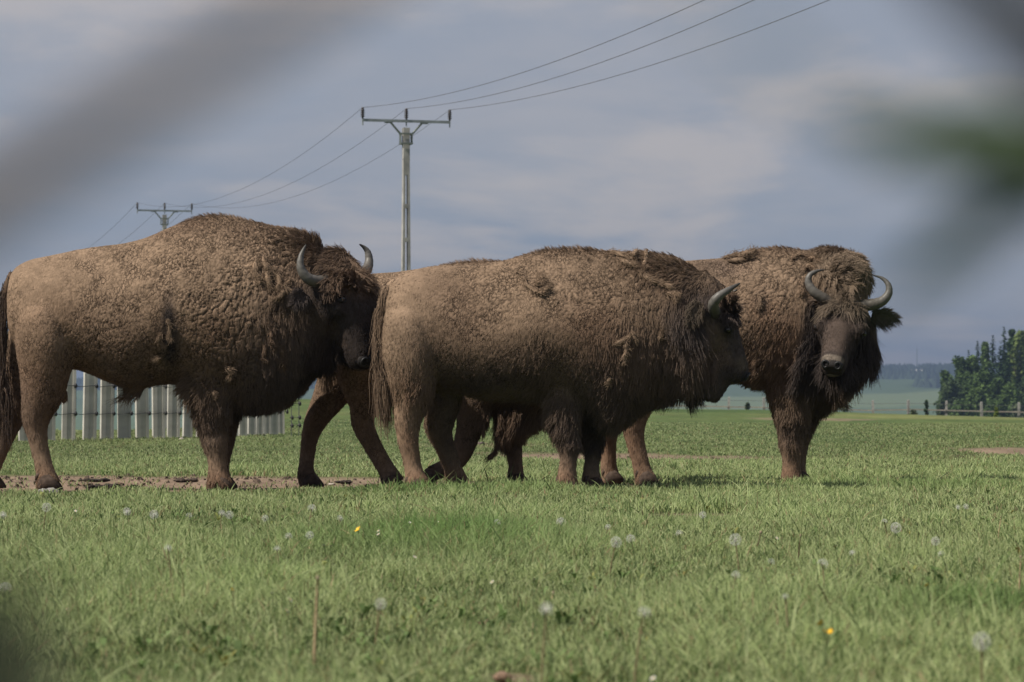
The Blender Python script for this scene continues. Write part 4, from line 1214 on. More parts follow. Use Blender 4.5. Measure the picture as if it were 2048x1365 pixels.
# ---- the bull on the left
def bull():
    s = Bison(20.25, 330, 'largest dark-faced bison bull standing at the left, head turned half to us')
    s.trunk([(17, 565, 640, 0.08, 0.1), (28, 534, 690, 0.19, 0.15), (58, 515, 722, 0.27, 0.22), (108, 504, 737, 0.31, 0.28), (160, 492, 745, 0.33, 0.3), (212, 485, 766, 0.36, 0.32), (262, 478, 782, 0.40, 0.34),
             (312, 462, 776, 0.43, 0.36), (362, 440, 774, 0.44, 0.42), (410, 427, 795, 0.44, 0.48), (452, 426, 812, 0.43, 0.5), (500, 434, 828, 0.40, 0.5), (550, 446, 822, 0.36, 0.46), (598, 458, 790, 0.30, 0.4),
             (635, 478, 752, 0.25, 0.3), (662, 520, 720, 0.16, 0.2)])
    s.limb([(90, 625, 130), (93, 690, 126), (90, 740, 106), (84, 790, 86), (72, 838, 58), (76, 880, 39), (86, 925, 37), (92, 950, 42), (97, 970, 52)], -0.15, -0.21)
    s.limb([(80, 600, 110), (66, 700, 110), (48, 770, 84), (26, 830, 56), (9, 880, 38), (-12, 930, 36), (-24, 955, 42), (-18, 972, 50)], 0.14, 0.21)
    s.limb([(434, 640, 130), (430, 700, 136), (426, 760, 112), (426, 805, 90), (428, 840, 68), (430, 868, 54), (431, 887, 55), (434, 910, 42), (435, 931, 38), (437, 952, 45), (439, 969, 56)], -0.12, -0.19)
    s.limb([(460, 660, 130), (458, 760, 90), (456, 820, 62), (454, 855, 47), (450, 890, 38), (443, 930, 34), (441, 955, 42), (443, 970, 48)], 0.18, 0.17)
    s.ball(268, 776, 22, 16, 0.06); s.ball(128, 792, 9, 18, 0.045, -0.02)
    s.limb([(600, 580, 200), (640, 600, 190), (672, 610, 170)], 0.0, -0.06, 0.75)
    org = s.pt(698, 548, -0.10)
    s.head(org, (0.165, -0.17, -0.58), (0.70, 0.70, 0.12), 1.08); s.brow()
    crack = lambda x, y: (np.clip(field(x, y, 0.007, [(440, 560, 130, 120, 0.006), (545, 650, 60, 140, 0.010), (560, 540, 50, 60, 0.006), (250, 640, 120, 90, 0.002), (690, 620, 80, 110, -0.004), (90, 900, 70, 70, -0.006), (80, 620, 90, 120, -0.0045), (440, 920, 60, 70, -0.006), (0, 900, 50, 80, -0.006)]), 0.0015, 0.02),
                          np.clip(field(x, y, 0.024, [(450, 640, 110, 110, 0.008), (555, 620, 60, 150, 0.016), (470, 740, 80, 60, 0.012)]), 0.018, 0.05),
                          field(x, y, -0.2, [(370, 520, 110, 90, -0.55), (560, 620, 60, 160, 0.25), (250, 690, 110, 80, 0.2), (90, 600, 80, 90, 0.25)]))
    def tint(x, y, co, no):
        nz = fbm(co * 4.5, 51, 3)
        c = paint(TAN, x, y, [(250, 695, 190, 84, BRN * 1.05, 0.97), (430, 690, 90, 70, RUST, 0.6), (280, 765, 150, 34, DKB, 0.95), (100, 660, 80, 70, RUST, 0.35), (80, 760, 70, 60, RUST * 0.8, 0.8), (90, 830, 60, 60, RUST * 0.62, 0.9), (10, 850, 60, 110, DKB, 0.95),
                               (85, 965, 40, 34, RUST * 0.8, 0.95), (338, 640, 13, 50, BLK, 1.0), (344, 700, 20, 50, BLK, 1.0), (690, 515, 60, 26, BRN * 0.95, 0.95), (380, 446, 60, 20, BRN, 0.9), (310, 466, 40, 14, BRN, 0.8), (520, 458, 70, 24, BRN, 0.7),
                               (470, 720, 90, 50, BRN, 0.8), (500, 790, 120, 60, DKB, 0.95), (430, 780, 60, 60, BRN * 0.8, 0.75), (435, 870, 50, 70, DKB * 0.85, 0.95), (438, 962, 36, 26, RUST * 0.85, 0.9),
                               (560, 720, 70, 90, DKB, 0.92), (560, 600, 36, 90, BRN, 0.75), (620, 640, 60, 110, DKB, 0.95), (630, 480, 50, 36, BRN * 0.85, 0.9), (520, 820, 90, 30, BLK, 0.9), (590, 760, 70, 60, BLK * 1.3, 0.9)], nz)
        h, u, v, w = head_weight(s, co)
        top = sstep(-0.06, 0.03, w) * (1 - sstep(0.10, 0.24, u))
        ck = sstep(0.08, 0.2, u) * (1 - sstep(0.44, 0.52, u)) * (1 - sstep(-0.14, -0.06, w))
        hc = (BLK * 0.95)[None] * (1 - ck)[:, None] + (DKB * 0.8)[None] * ck[:, None]
        hc = hc * (1 - 0.45 * sstep(0.30, 0.45, u))[:, None]
        hc = hc * (1 - top)[:, None] + (BRN * 1.0)[None] * top[:, None]
        return np.clip(c * (1 - h)[:, None] + hc * h[:, None], 0, 1)
    s.finish(crack, tint)
    def ln(x, y, co):
        L = field(x, y, 0.018, [(90, 900, 40, 60, 0.008), (436, 910, 40, 50, 0.008), (440, 434, 150, 16, 0.022), (580, 470, 60, 30, 0.03), (640, 500, 40, 40, 0.05), (690, 515, 50, 26, 0.05), (440, 580, 150, 130, -0.012), (260, 570, 170, 80, -0.006), (100, 600, 80, 90, -0.004), (250, 790, 90, 16, 0.03), (480, 800, 110, 40, 0.045), (590, 740, 60, 60, 0.05), (560, 640, 60, 90, 0.02),
                                (378, 770, 14, 30, 0.05), (400, 840, 20, 40, 0.045), (60, 820, 40, 40, 0.012), (262, 795, 26, 14, 0.10), (440, 962, 40, 20, 0.025), (94, 962, 40, 20, 0.02), (600, 600, 60, 90, 0.02)])
        h, u, v, w = head_weight(s, co)
        top = sstep(-0.10, 0.02, w) * (1 - sstep(0.08, 0.19, u))
        jaw = 1 - sstep(-0.27, -0.16, w)
        hl = 0.020 + 0.075 * top + 0.085 * jaw * (1 - sstep(0.42, 0.56, u)) - 0.010 * sstep(0.35, 0.5, u)
        face = (1 - sstep(0.05, 0.10, np.hypot(u - 0.27, (np.abs(v) - 0.135) * 1.2)))
        hl = np.maximum(hl * (1 - 0.6 * face), 0.013)
        return L * (1 - h) + hl * h
    def cb(x, y, co, no):
        d, lf, dr = combs(x, y, (-0.55, 0, -0.65), 0.24, 0.15, [(440, 430, 170, 20, (-0.7, 0, 0.5), 0.55, 0.1, 1), (610, 490, 70, 40, (-0.6, 0, 0.3), 0.42, 0.1, 1), (540, 700, 130, 130, (0.1, 0, -1), 0.2, 0.5, 1), (430, 880, 60, 120, (-0.1, 0, -1), 0.22, 0.3, 1), (80, 880, 70, 120, (-0.1, 0, -1), 0.2, 0.2, 1), (380, 780, 20, 40, (-0.9, 0, -0.5), 0.5, 0.3, 1)])
        h, u, v, w = head_weight(s, co); o, f, l, nr = s.hf
        top = (sstep(-0.10, 0.02, w) * (1 - sstep(0.14, 0.26, u)) * h)[:, None]
        hd = f[None] * 0.45 - np.array([0, 0, 0.4])[None] + 0.25 * np.sign(v)[:, None] * l
        tp = f[None] * 0.3 + nr[None] * 0.45 + 0.5 * np.sign(v)[:, None] * l + np.array([0, 0, 0.35])
        d = d * (1 - h)[:, None] + (hd * (1 - top) + tp * top) * h[:, None]
        return d, lf * (1 - h) + (0.26 + 0.3 * top[:, 0]) * h, dr * (1 - h) + 0.35 * h
    s.fur('fur', 110000, ln, cb, seed=11)
    s.fur('mane', 34000, ln, cb, seed=12, clump=1.0, rad=0.0019,
          wts=lambda x, y, c: np.clip(G(x, y, 560, 720, 110, 120) + 0.8 * G(x, y, 610, 480, 70, 40) + 0.6 * G(x, y, 440, 434, 170, 20) + 0.5 * G(x, y, 430, 880, 60, 90) + 1.4 * head_weight(s, c)[0], 0, 1.6))
    # horns
    b0 = s.hp(0.03, -0.165, 0.0) if s.hp(0, -0.1, 0)[0] < s.hp(0, 0.1, 0)[0] else s.hp(0.03, 0.165, 0.0)
    b1 = s.hp(0.03, 0.165, 0.0) if s.hp(0, -0.1, 0)[0] < s.hp(0, 0.1, 0)[0] else s.hp(0.03, -0.165, 0.0)
    yn, yf = b0[1], b1[1]
    s.horn([s.pt(662, 556, yn + 0.03), s.pt(640, 563, yn - 0.03), s.pt(617, 558, yn - 0.09), s.pt(602, 538, yn - 0.11), s.pt(602, 513, yn - 0.10), s.pt(612, 490, yn - 0.07)], [0.047, 0.046, 0.040, 0.031, 0.020, 0.005])
    s.horn([s.pt(722, 552, yf - 0.02), s.pt(733, 540, yf + 0.04), s.pt(738, 524, yf + 0.08), s.pt(736, 506, yf + 0.09), s.pt(729, 496, yf + 0.08), s.pt(719, 489, yf + 0.06)], [0.046, 0.040, 0.032, 0.024, 0.015, 0.004])
    h, nrm = s.surf(683, 601); s.eye(h + nrm * 0.020, nrm, 0.024)
    q = s.hp(0.27, 0.14 if b1[0] > b0[0] else -0.14, -0.06); s.eye(s.hp(0.27, 0.14, -0.06) if np.linalg.norm(s.hp(0.27, 0.14, -0.06) - h) > 0.12 else s.hp(0.27, -0.14, -0.06), s.hf[2] * (1 if np.linalg.norm(s.hp(0.27, 0.14, -0.06) - h) > 0.12 else -1), 0.020)
    s.nose(); s.lips(DKB)
    e, nrm = s.surf(606, 588); s.ear(e + nrm * 0.02, e + np.array([-0.05, -0.12, -0.07]), 0.075, BLK * 1.3, (0.4, -0.9, 0.1))
    e = s.pt(735, 575, yf + 0.02); s.ear(e, e + np.array([0.08, 0.11, -0.05]), 0.075, BLK * 1.3, (0.6, -0.6, 0.1))
    for foot, fw in ((s.pt(96, 972, -0.21), (1, -0.1, 0)), (s.pt(-18, 974, 0.21), (1, 0.1, 0)), (s.pt(441, 972, -0.17), (1, -0.2, 0)), (s.pt(446, 972, 0.17), (1, 0.2, 0))):
        foot[2] = 0.0; s.hoof(foot, fw, 1.12)
    s.tail([s.pt(26, 548, 0), s.pt(14, 575, -0.02), s.pt(5, 625, -0.03), s.pt(0, 690, -0.04), s.pt(2, 760, -0.05), s.pt(4, 800, -0.05)], BLK, BRN * 0.75, 2600, (0.10, 0.26), 0.022)
    s.tufts([[(525, 512), (532, 535), (548, 548)], [(540, 545), (534, 560), (545, 580)], [(556, 550), (560, 572), (550, 588)], [(572, 575), (562, 592), (548, 600)], [(512, 520), (508, 545), (520, 560)], [(580, 560), (570, 575), (585, 590)]], TAN * 0.85, 0.020)
    s.tufts([[(560, 690), (563, 712), (558, 735)], [(530, 690), (526, 708), (532, 726)], [(545, 660), (540, 676), (546, 694)], [(568, 720), (566, 742), (572, 758)]], BRN * 0.8, 0.016)
    s.tufts([[(322, 668), (318, 680), (326, 690)], [(336, 640), (340, 660), (338, 680)], [(452, 735), (462, 742), (458, 756)], [(424, 782), (430, 794)], [(318, 715), (310, 720)]], TAN * 0.7, 0.012)
    return s

# ---- the cow in the middle
def middle():
    s = Bison(19.7, 1060, 'middle bison standing side on in front of two others, one pale horn showing')
    s.trunk([(765, 585, 660, 0.07, 0.1), (776, 560, 700, 0.18, 0.15), (806, 543, 735, 0.26, 0.2), (850, 531, 765, 0.30, 0.25), (900, 527, 785, 0.32, 0.28), (950, 523, 800, 0.35, 0.3), (1000, 516, 808, 0.38, 0.34),
             (1055, 502, 806, 0.41, 0.4), (1100, 493, 805, 0.42, 0.46), (1160, 492, 830, 0.41, 0.5), (1220, 499, 858, 0.38, 0.5), (1275, 502, 826, 0.33, 0.45), (1320, 508, 800, 0.28, 0.4), (1370, 522, 776, 0.24, 0.3), (1410, 545, 740, 0.19, 0.25), (1430, 590, 720, 0.14, 0.2)], 36)
    s.limb([(819, 635, 118), (823, 700, 120), (825, 756, 102), (823, 803, 74), (815, 842, 55), (816, 880, 43), (824, 925, 37), (829, 950, 42), (836, 971, 54)], -0.15, -0.19)
    s.limb([(860, 620, 110), (876, 700, 100), (886, 770, 86), (886, 812, 72), (878, 856, 58), (889, 893, 43), (905, 934, 38), (911, 955, 44), (918, 974, 52)], 0.14, 0.19)
    s.limb([(1148, 640, 120), (1142, 700, 126), (1134, 760, 104), (1130, 810, 84), (1131, 851, 60), (1137, 878, 46), (1138, 893, 46), (1138, 913, 36), (1135, 940, 37), (1134, 970, 46)], -0.11, -0.18)
    s.limb([(1200, 660, 120), (1192, 760, 86), (1189, 820, 62), (1188, 860, 48), (1188, 897, 38), (1184, 930, 33), (1183, 958, 42), (1187, 974, 50)], 0.17, 0.16)
    s.limb([(1370, 640, 200), (1410, 640, 190), (1438, 640, 160)], 0.0, 0.0, 0.6)
    s.limb([(1424, 715, 100), (1414, 762, 90), (1404, 798, 64)], 0.0, 0.0, 0.7, sink=False)
    org = s.pt(1441, 590, 0.0)
    s.head(org, (0.33, -0.03, -0.90), (0.05, 1.0, 0.0), 0.97); s.brow()
    crack = lambda x, y: (np.clip(field(x, y, 0.005, [(1150, 570, 130, 70, 0.006), (1290, 580, 90, 80, 0.008), (990, 570, 90, 70, 0.003), (1440, 640, 70, 120, -0.003), (830, 920, 80, 90, -0.004), (810, 620, 80, 120, -0.0035), (1150, 930, 80, 80, -0.004)]), 0.001, 0.018),
                          np.clip(field(x, y, 0.021, [(1290, 580, 80, 90, 0.016), (1200, 560, 90, 60, 0.006)]), 0.018, 0.05),
                          field(x, y, -0.1, [(1250, 600, 120, 120, 0.15), (960, 560, 110, 70, -0.4)]))
    def tint(x, y, co, no):
        nz = fbm(co * 4.5, 52, 3)
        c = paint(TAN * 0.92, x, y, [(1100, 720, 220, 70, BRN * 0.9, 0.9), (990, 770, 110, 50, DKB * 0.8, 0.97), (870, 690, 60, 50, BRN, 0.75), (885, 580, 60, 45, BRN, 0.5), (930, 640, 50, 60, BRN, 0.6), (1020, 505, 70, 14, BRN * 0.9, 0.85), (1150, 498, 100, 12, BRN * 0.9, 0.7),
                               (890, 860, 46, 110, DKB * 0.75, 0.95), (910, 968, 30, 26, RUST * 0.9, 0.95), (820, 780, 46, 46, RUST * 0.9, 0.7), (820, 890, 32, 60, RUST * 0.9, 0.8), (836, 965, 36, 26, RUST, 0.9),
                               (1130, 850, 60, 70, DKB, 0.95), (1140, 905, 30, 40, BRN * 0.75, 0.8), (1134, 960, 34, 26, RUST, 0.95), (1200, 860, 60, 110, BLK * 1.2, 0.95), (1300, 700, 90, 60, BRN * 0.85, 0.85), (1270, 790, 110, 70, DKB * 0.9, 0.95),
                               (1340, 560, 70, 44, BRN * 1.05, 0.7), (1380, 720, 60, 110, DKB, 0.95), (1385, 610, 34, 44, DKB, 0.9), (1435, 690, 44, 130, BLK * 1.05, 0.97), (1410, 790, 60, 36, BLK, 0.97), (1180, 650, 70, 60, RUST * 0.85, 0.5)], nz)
        h, u, v, w = head_weight(s, co)
        top = sstep(-0.06, 0.03, w) * (1 - sstep(0.06, 0.18, u))
        mz = sstep(0.44, 0.50, u) * sstep(-0.12, -0.02, w) * (1 - sstep(0.54, 0.58, u))
        ck = sstep(0.10, 0.2, u) * (1 - sstep(0.46, 0.54, u)) * (1 - sstep(-0.12, -0.05, w))
        hc = (BLK * 1.3)[None] * (1 - ck)[:, None] + (DKB * 1.25)[None] * ck[:, None]
        hc = hc * (1 - top)[:, None] + (BRN * 0.85)[None] * top[:, None]
        hc = hc * (1 - 0.8 * mz)[:, None] + GREY[None] * 0.55 * 0.8 * mz[:, None]
        return np.clip(c * (1 - h)[:, None] + hc * h[:, None], 0, 1)
    s.finish(crack, tint)
    def ln(x, y, co):
        L = field(x, y, 0.020, [(1060, 500, 120, 12, 0.018), (1330, 525, 80, 40, 0.065), (1200, 500, 60, 12, 0.02), (1280, 720, 80, 90, 0.05), (1260, 830, 80, 40, 0.06), (1430, 655, 30, 50, -0.030), (1110, 840, 40, 40, 0.045), (1180, 870, 40, 30, 0.045), (1385, 740, 50, 60, 0.05), (1404, 786, 60, 46, 0.085), (1080, 740, 30, 80, 0.03),
                                (830, 770, 60, 50, 0.02), (830, 840, 40, 40, 0.014), (1380, 600, 40, 50, 0.03), (930, 780, 120, 26, 0.02), (1134, 965, 34, 18, 0.025), (836, 966, 34, 18, 0.02), (915, 968, 34, 18, 0.02), (1130, 580, 130, 80, -0.010), (970, 570, 100, 60, -0.006), (900, 520, 120, 10, 0.01)])
        h, u, v, w = head_weight(s, co)
        top = sstep(-0.10, 0.02, w) * (1 - sstep(0.12, 0.24, u))
        jaw = 1 - sstep(-0.27, -0.16, w)
        hl = 0.020 + 0.075 * top + 0.12 * jaw * (1 - sstep(0.42, 0.56, u)) - 0.010 * sstep(0.35, 0.5, u)
        face = (1 - sstep(0.05, 0.10, np.hypot(u - 0.27, (np.abs(v) - 0.135) * 1.2)))
        hl = np.maximum(hl * (1 - 0.6 * face), 0.013)
        return L * (1 - h) + hl * h
    def cb(x, y, co, no):
        d, lf, dr = combs(x, y, (-0.45, 0, -0.75), 0.24, 0.15, [(1080, 500, 160, 16, (-0.6, 0, 0.7), 0.6, 0.1, 1), (1340, 525, 90, 40, (-0.85, 0, 0.25), 0.4, 0.2, 1), (1290, 740, 120, 130, (-0.08, 0, -1), 0.2, 0.5, 1), (1408, 785, 70, 50, (-0.1, 0, -1), 0.2, 0.4, 1), (1120, 840, 60, 70, (-0.45, 0, -0.9), 0.3, 0.35, 1), (820, 880, 70, 120, (-0.15, 0, -1), 0.2, 0.2, 1), (800, 560, 50, 30, (-0.9, 0, -0.1), 0.25, 0.1, 1)])
        h, u, v, w = head_weight(s, co); o, f, l, nr = s.hf
        top = (sstep(-0.10, 0.02, w) * (1 - sstep(0.12, 0.24, u)) * h)[:, None]
        hd = f[None] * 0.4 - np.array([0, 0, 0.5])[None] + 0.2 * np.sign(v)[:, None] * l
        tp = f[None] * 0.1 + nr[None] * 0.35 + 0.35 * np.sign(v)[:, None] * l + np.array([-0.3, 0, 0.3])
        d = d * (1 - h)[:, None] + (hd * (1 - top) + tp * top) * h[:, None]
        return d, lf * (1 - h) + (0.26 + 0.25 * top[:, 0]) * h, dr * (1 - h) + 0.4 * h
    s.fur('fur', 112000, ln, cb, seed=21)
    s.fur('mane', 36000, ln, cb, seed=22, clump=1.1, rad=0.0019,
          wts=lambda x, y, c: np.clip(G(x, y, 1300, 730, 110, 130) + 2.0 * G(x, y, 1408, 780, 50, 44) + G(x, y, 1340, 530, 90, 40) + 0.6 * G(x, y, 1080, 500, 170, 16) + 0.9 * G(x, y, 1130, 850, 70, 70) + 1.3 * head_weight(s, c)[0] + 0.4 * G(x, y, 830, 790, 60, 70), 0, 1.6))
    yn = -0.16
    s.horn([s.pt(1436, 634, yn + 0.05), s.pt(1429, 622, yn - 0.05), s.pt(1427, 608, yn - 0.12), s.pt(1437, 594, yn - 0.15), s.pt(1456, 581, yn - 0.14), s.pt(1480, 567, yn - 0.11)], [0.042, 0.041, 0.037, 0.031, 0.021, 0.005])
    yn = 0.16
    s.horn([s.pt(1438, 634, yn - 0.05), s.pt(1433, 624, yn + 0.05), s.pt(1432, 612, yn + 0.12), s.pt(1442, 600, yn + 0.15), s.pt(1456, 590, yn + 0.14), s.pt(1474, 580, yn + 0.11)], [0.042, 0.041, 0.037, 0.031, 0.021, 0.005])
    h, nrm = s.surf(1456, 660); s.eye(h + nrm * 0.012, nrm, 0.020)
    s.eye(np.array([h[0], -h[1], h[2]]), (nrm[0], -nrm[1], nrm[2]), 0.020)
    s.nose(); s.lips(PALE * 0.45)
    e, nrm = s.surf(1396, 608); s.ear(e + nrm * 0.03, e + nrm * 0.05 + np.array([-0.055, -0.05, -0.135]), 0.062, GREY * 0.45, (0.25, -0.95, 0.05))
    s.ear(np.array([e[0], -e[1] + 0.03, e[2]]), np.array([e[0] - 0.09, -e[1] + 0.10, e[2] - 0.10]), 0.085, GREY * 0.6, (0.25, 0.95, 0.05))
    for foot, fw in ((s.pt(834, 974, -0.19), (1, -0.1, 0)), (s.pt(918, 974, 0.19), (1, 0.1, 0)), (s.pt(1134, 974, -0.16), (1, -0.2, 0)), (s.pt(1190, 974, 0.16), (1, 0.2, 0))):
        foot[2] = 0.0; s.hoof(foot, fw, 1.05)
    s.tail([s.pt(790, 566, -0.05), s.pt(776, 578, -0.08), s.pt(768, 605, -0.10), s.pt(762, 650, -0.11), s.pt(764, 710, -0.11), s.pt(768, 770, -0.11)], BRN * 0.75, TAN * 0.95, 4200, (0.09, 0.26), 0.023, 6)
    s.tufts([[(1032, 545), (1046, 556), (1056, 574), (1070, 584), (1086, 588), (1093, 578)], [(1070, 572), (1082, 569), (1094, 570)], [(1076, 552), (1086, 556), (1088, 566)]], TAN * 0.9, 0.014)
    s.tufts([[(1268, 494, 0.05), (1272, 508), (1270, 530)], [(1296, 512, 0.03), (1290, 530), (1284, 552)], [(1222, 506), (1240, 512), (1262, 520)], [(1284, 552), (1302, 562), (1318, 568)], [(1318, 570), (1340, 578), (1356, 596)], [(1240, 520), (1256, 530), (1274, 535)], [(1330, 588), (1345, 590), (1352, 600)]], TAN * 0.95, 0.018)
    s.tufts([[(1226, 690), (1240, 687), (1256, 674)], [(1252, 678), (1250, 700, 0.02), (1242, 722, 0.02)], [(1218, 755), (1216, 768)], [(1340, 764), (1348, 766), (1356, 760)], [(1318, 678), (1324, 668)], [(1266, 664), (1270, 684)]], TAN * 0.8, 0.016)
    return s

# ---- the one facing us on the right
def facing():
    s = Bison(21.9, 1400, 'bison at the right with its face turned to the camera between two curved horns')
    s.trunk([(1184, 580, 650, 0.08, 0.1), (1200, 550, 700, 0.20, 0.15), (1250, 530, 745, 0.30, 0.22), (1320, 519, 755, 0.35, 0.28), (1390, 514, 762, 0.39, 0.32), (1450, 508, 768, 0.42, 0.38), (1510, 493, 774, 0.43, 0.44), (1560, 490, 784, 0.42, 0.46),
             (1610, 494, 812, 0.38, 0.44), (1645, 500, 820, 0.33, 0.4), (1680, 512, 800, 0.27, 0.3), (1706, 560, 740, 0.15, 0.2)])
    s.limb([(1272, 650, 112), (1274, 740, 104), (1273, 800, 78), (1267, 842, 55), (1270, 880, 40), (1281, 925, 36), (1287, 948, 40), (1294, 966, 48)], -0.15, -0.19)
    s.limb([(1240, 620, 110), (1232, 700, 100), (1226, 770, 80), (1218, 836, 54), (1217, 880, 37), (1217, 925, 33), (1220, 950, 38), (1224, 966, 44)], 0.14, 0.19)
    s.limb([(1580, 640, 120), (1576, 700, 112), (1576, 760, 94), (1580, 815, 80), (1582, 850, 64), (1582, 875, 52), (1583, 893, 51), (1583, 915, 40), (1582, 940, 38), (1584, 966, 50)], -0.11, -0.17)
    s.limb([(1620, 660, 120), (1612, 760, 84), (1606, 830, 58), (1602, 870, 44), (1598, 900, 36), (1596, 935, 33), (1598, 955, 38), (1602, 967, 42)], 0.17, 0.16)
    s.limb([(1610, 590, 190), (1655, 590, 190), (1690, 600, 160)], 0.0, -0.30, 0.7)
    s.ball(1695, 565, 46, 58, 0.17, -0.30)
    s.limb([(1692, 640, 120), (1694, 700, 104), (1684, 750, 84), (1664, 790, 50)], -0.22, -0.22, 0.8)
    org = s.pt(1691, 602, -0.42)
    s.head(org, (-0.15, -0.37, -0.48), (0.357, -0.10, -0.072), 1.0); s.brow()
    crack = lambda x, y: (np.clip(field(x, y, 0.006, [(1530, 560, 110, 80, 0.007), (1510, 640, 60, 70, 0.004), (1690, 640, 70, 120, -0.005), (1260, 900, 80, 90, -0.004), (1590, 920, 60, 70, -0.004)]), 0.001, 0.018),
                          np.clip(field(x, y, 0.023, [(1550, 540, 80, 60, 0.014), (1610, 540, 50, 60, 0.014)]), 0.018, 0.05),
                          field(x, y, -0.1, [(1520, 640, 80, 80, 0.1), (1540, 540, 90, 60, -0.4)]))
    def tint(x, y, co, no):
        nz = fbm(co * 4.5, 53, 3)
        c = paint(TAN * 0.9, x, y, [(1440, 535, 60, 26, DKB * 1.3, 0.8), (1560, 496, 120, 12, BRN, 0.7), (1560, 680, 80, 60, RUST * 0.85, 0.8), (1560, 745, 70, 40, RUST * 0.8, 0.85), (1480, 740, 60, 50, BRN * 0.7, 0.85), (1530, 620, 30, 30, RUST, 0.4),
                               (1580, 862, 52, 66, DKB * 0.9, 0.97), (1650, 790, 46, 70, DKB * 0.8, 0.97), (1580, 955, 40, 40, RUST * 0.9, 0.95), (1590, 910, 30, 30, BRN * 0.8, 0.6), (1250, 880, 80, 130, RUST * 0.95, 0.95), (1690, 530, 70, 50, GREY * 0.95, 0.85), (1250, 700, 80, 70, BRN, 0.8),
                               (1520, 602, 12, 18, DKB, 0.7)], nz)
        h, u, v, w = head_weight(s, co)
        top = sstep(-0.10, 0.0, w) * (1 - sstep(0.10, 0.22, u))
        mz = 0.7 * sstep(0.535, 0.555, u) * sstep(-0.05, -0.02, w) * (1 - sstep(0.58, 0.595, u))
        hc = (BLK * 1.1)[None] * (1 - top)[:, None] + (GREY * 0.78)[None] * top[:, None]
        br = sstep(-0.12, -0.03, w) * sstep(0.16, 0.24, u) * (1 - sstep(0.48, 0.54, u))
        hc = hc * (1 - 0.45 * br)[:, None] + DKB[None] * 0.45 * br[:, None]
        ey = np.exp(-(((u - 0.25) / 0.09) ** 2 + ((np.abs(v) - 0.14) / 0.06) ** 2))
        hc = hc * (1 - 0.6 * ey)[:, None] + BLK[None] * 0.6 * ey[:, None]
        hc = hc * (1 - 0.8 * mz)[:, None] + PALE[None] * 0.8 * mz[:, None]
        return np.clip(c * (1 - h)[:, None] + hc * h[:, None], 0, 1)
    s.finish(crack, tint)
    def ln(x, y, co):
        L = field(x, y, 0.018, [(1560, 494, 120, 12, 0.018), (1690, 540, 60, 50, 0.07), (1650, 800, 70, 50, 0.07), (1720, 720, 30, 60, 0.05), (1560, 740, 60, 40, 0.035), (1530, 740, 40, 40, 0.04), (1580, 850, 40, 60, 0.03), (1584, 962, 40, 18, 0.025), (1290, 962, 34, 16, 0.02), (1530, 580, 100, 80, -0.010), (1560, 660, 70, 50, 0.02), (1250, 820, 60, 60, 0.008)])
        h, u, v, w = head_weight(s, co)
        top = sstep(-0.12, 0.0, w) * (1 - sstep(0.10, 0.22, u))
        jaw = 1 - sstep(-0.26, -0.14, w)
        hl = 0.016 + 0.070 * top + 0.12 * jaw * (1 - sstep(0.46, 0.56, u)) - 0.007 * sstep(0.35, 0.5, u)
        face = (1 - sstep(0.05, 0.10, np.hypot(u - 0.27, (np.abs(v) - 0.135) * 1.2)))
        hl = np.maximum(hl * (1 - 0.55 * face), 0.022 - 0.010 * sstep(0.4, 0.5, u))
        return L * (1 - h) + hl * h
    def cb(x, y, co, no):
        d, lf, dr = combs(x, y, (-0.45, 0, -0.75), 0.24, 0.15, [(1560, 494, 130, 14, (-0.6, 0, 0.6), 0.55, 0.1, 1), (1690, 540, 70, 56, (0.3, -0.2, 0.35), 0.45, 0.35, 1), (1600, 770, 110, 80, (-0.1, 0, -1), 0.25, 0.45, 1), (1580, 900, 70, 100, (-0.1, 0, -1), 0.2, 0.2, 1), (1530, 740, 30, 40, (-0.9, 0, -0.4), 0.4, 0.2, 1)])
        h, u, v, w = head_weight(s, co); o, f, l, nr = s.hf
        top = (sstep(-0.12, 0.0, w) * (1 - sstep(0.10, 0.22, u)) * h)[:, None]
        hd = f[None] * 0.55 - np.array([0, 0, 0.45])[None] + 0.4 * np.sign(v)[:, None] * l
        tp = f[None] * 0.15 + nr[None] * 0.45 + 0.55 * np.clip(v / 0.1, -1, 1)[:, None] * l + np.array([0, 0, 0.25])
        d = d * (1 - h)[:, None] + (hd * (1 - top) + tp * top) * h[:, None]
        return d, lf * (1 - h) + (0.26 + 0.16 * top[:, 0]) * h, dr * (1 - h) + 0.4 * h
    s.fur('fur', 92000, ln, cb, seed=31)
    s.fur('mane', 34000, ln, cb, seed=32, clump=1.0, rad=0.0019,
          wts=lambda x, y, c: np.clip(G(x, y, 1690, 550, 80, 70) + G(x, y, 1630, 790, 80, 60) + 0.5 * G(x, y, 1560, 494, 130, 14) + 0.5 * G(x, y, 1560, 720, 70, 60) + 1.5 * head_weight(s, c)[0], 0, 1.6))
    y0 = -0.44
    s.horn([s.pt(1668, 610, y0 + 0.02), s.pt(1648, 598, y0), s.pt(1628, 584, y0 - 0.01), s.pt(1617, 566, y0), s.pt(1620, 551, y0), s.pt(1633, 543, y0 + 0.01), s.pt(1649, 540, y0 + 0.02)], [0.046, 0.044, 0.037, 0.029, 0.021, 0.013, 0.003])
    s.horn([s.pt(1715, 612, y0), s.pt(1742, 610, y0 - 0.02), s.pt(1764, 603, y0 - 0.03), s.pt(1777, 588, y0 - 0.03), s.pt(1777, 571, y0 - 0.02), s.pt(1766, 558, y0), s.pt(1748, 551, y0 + 0.02)], [0.047, 0.046, 0.038, 0.030, 0.022, 0.014, 0.003])
    for sg in (-1, 1):
        q = s.hp(0.27, sg * 0.20, -0.05); hit, nrm, _, _ = s.bvh.find_nearest(Vector(q))
        s.eye(np.array(hit) + np.array(nrm) * 0.012, np.array(nrm), 0.021)
    s.nose(); s.lips(PALE * 0.5)
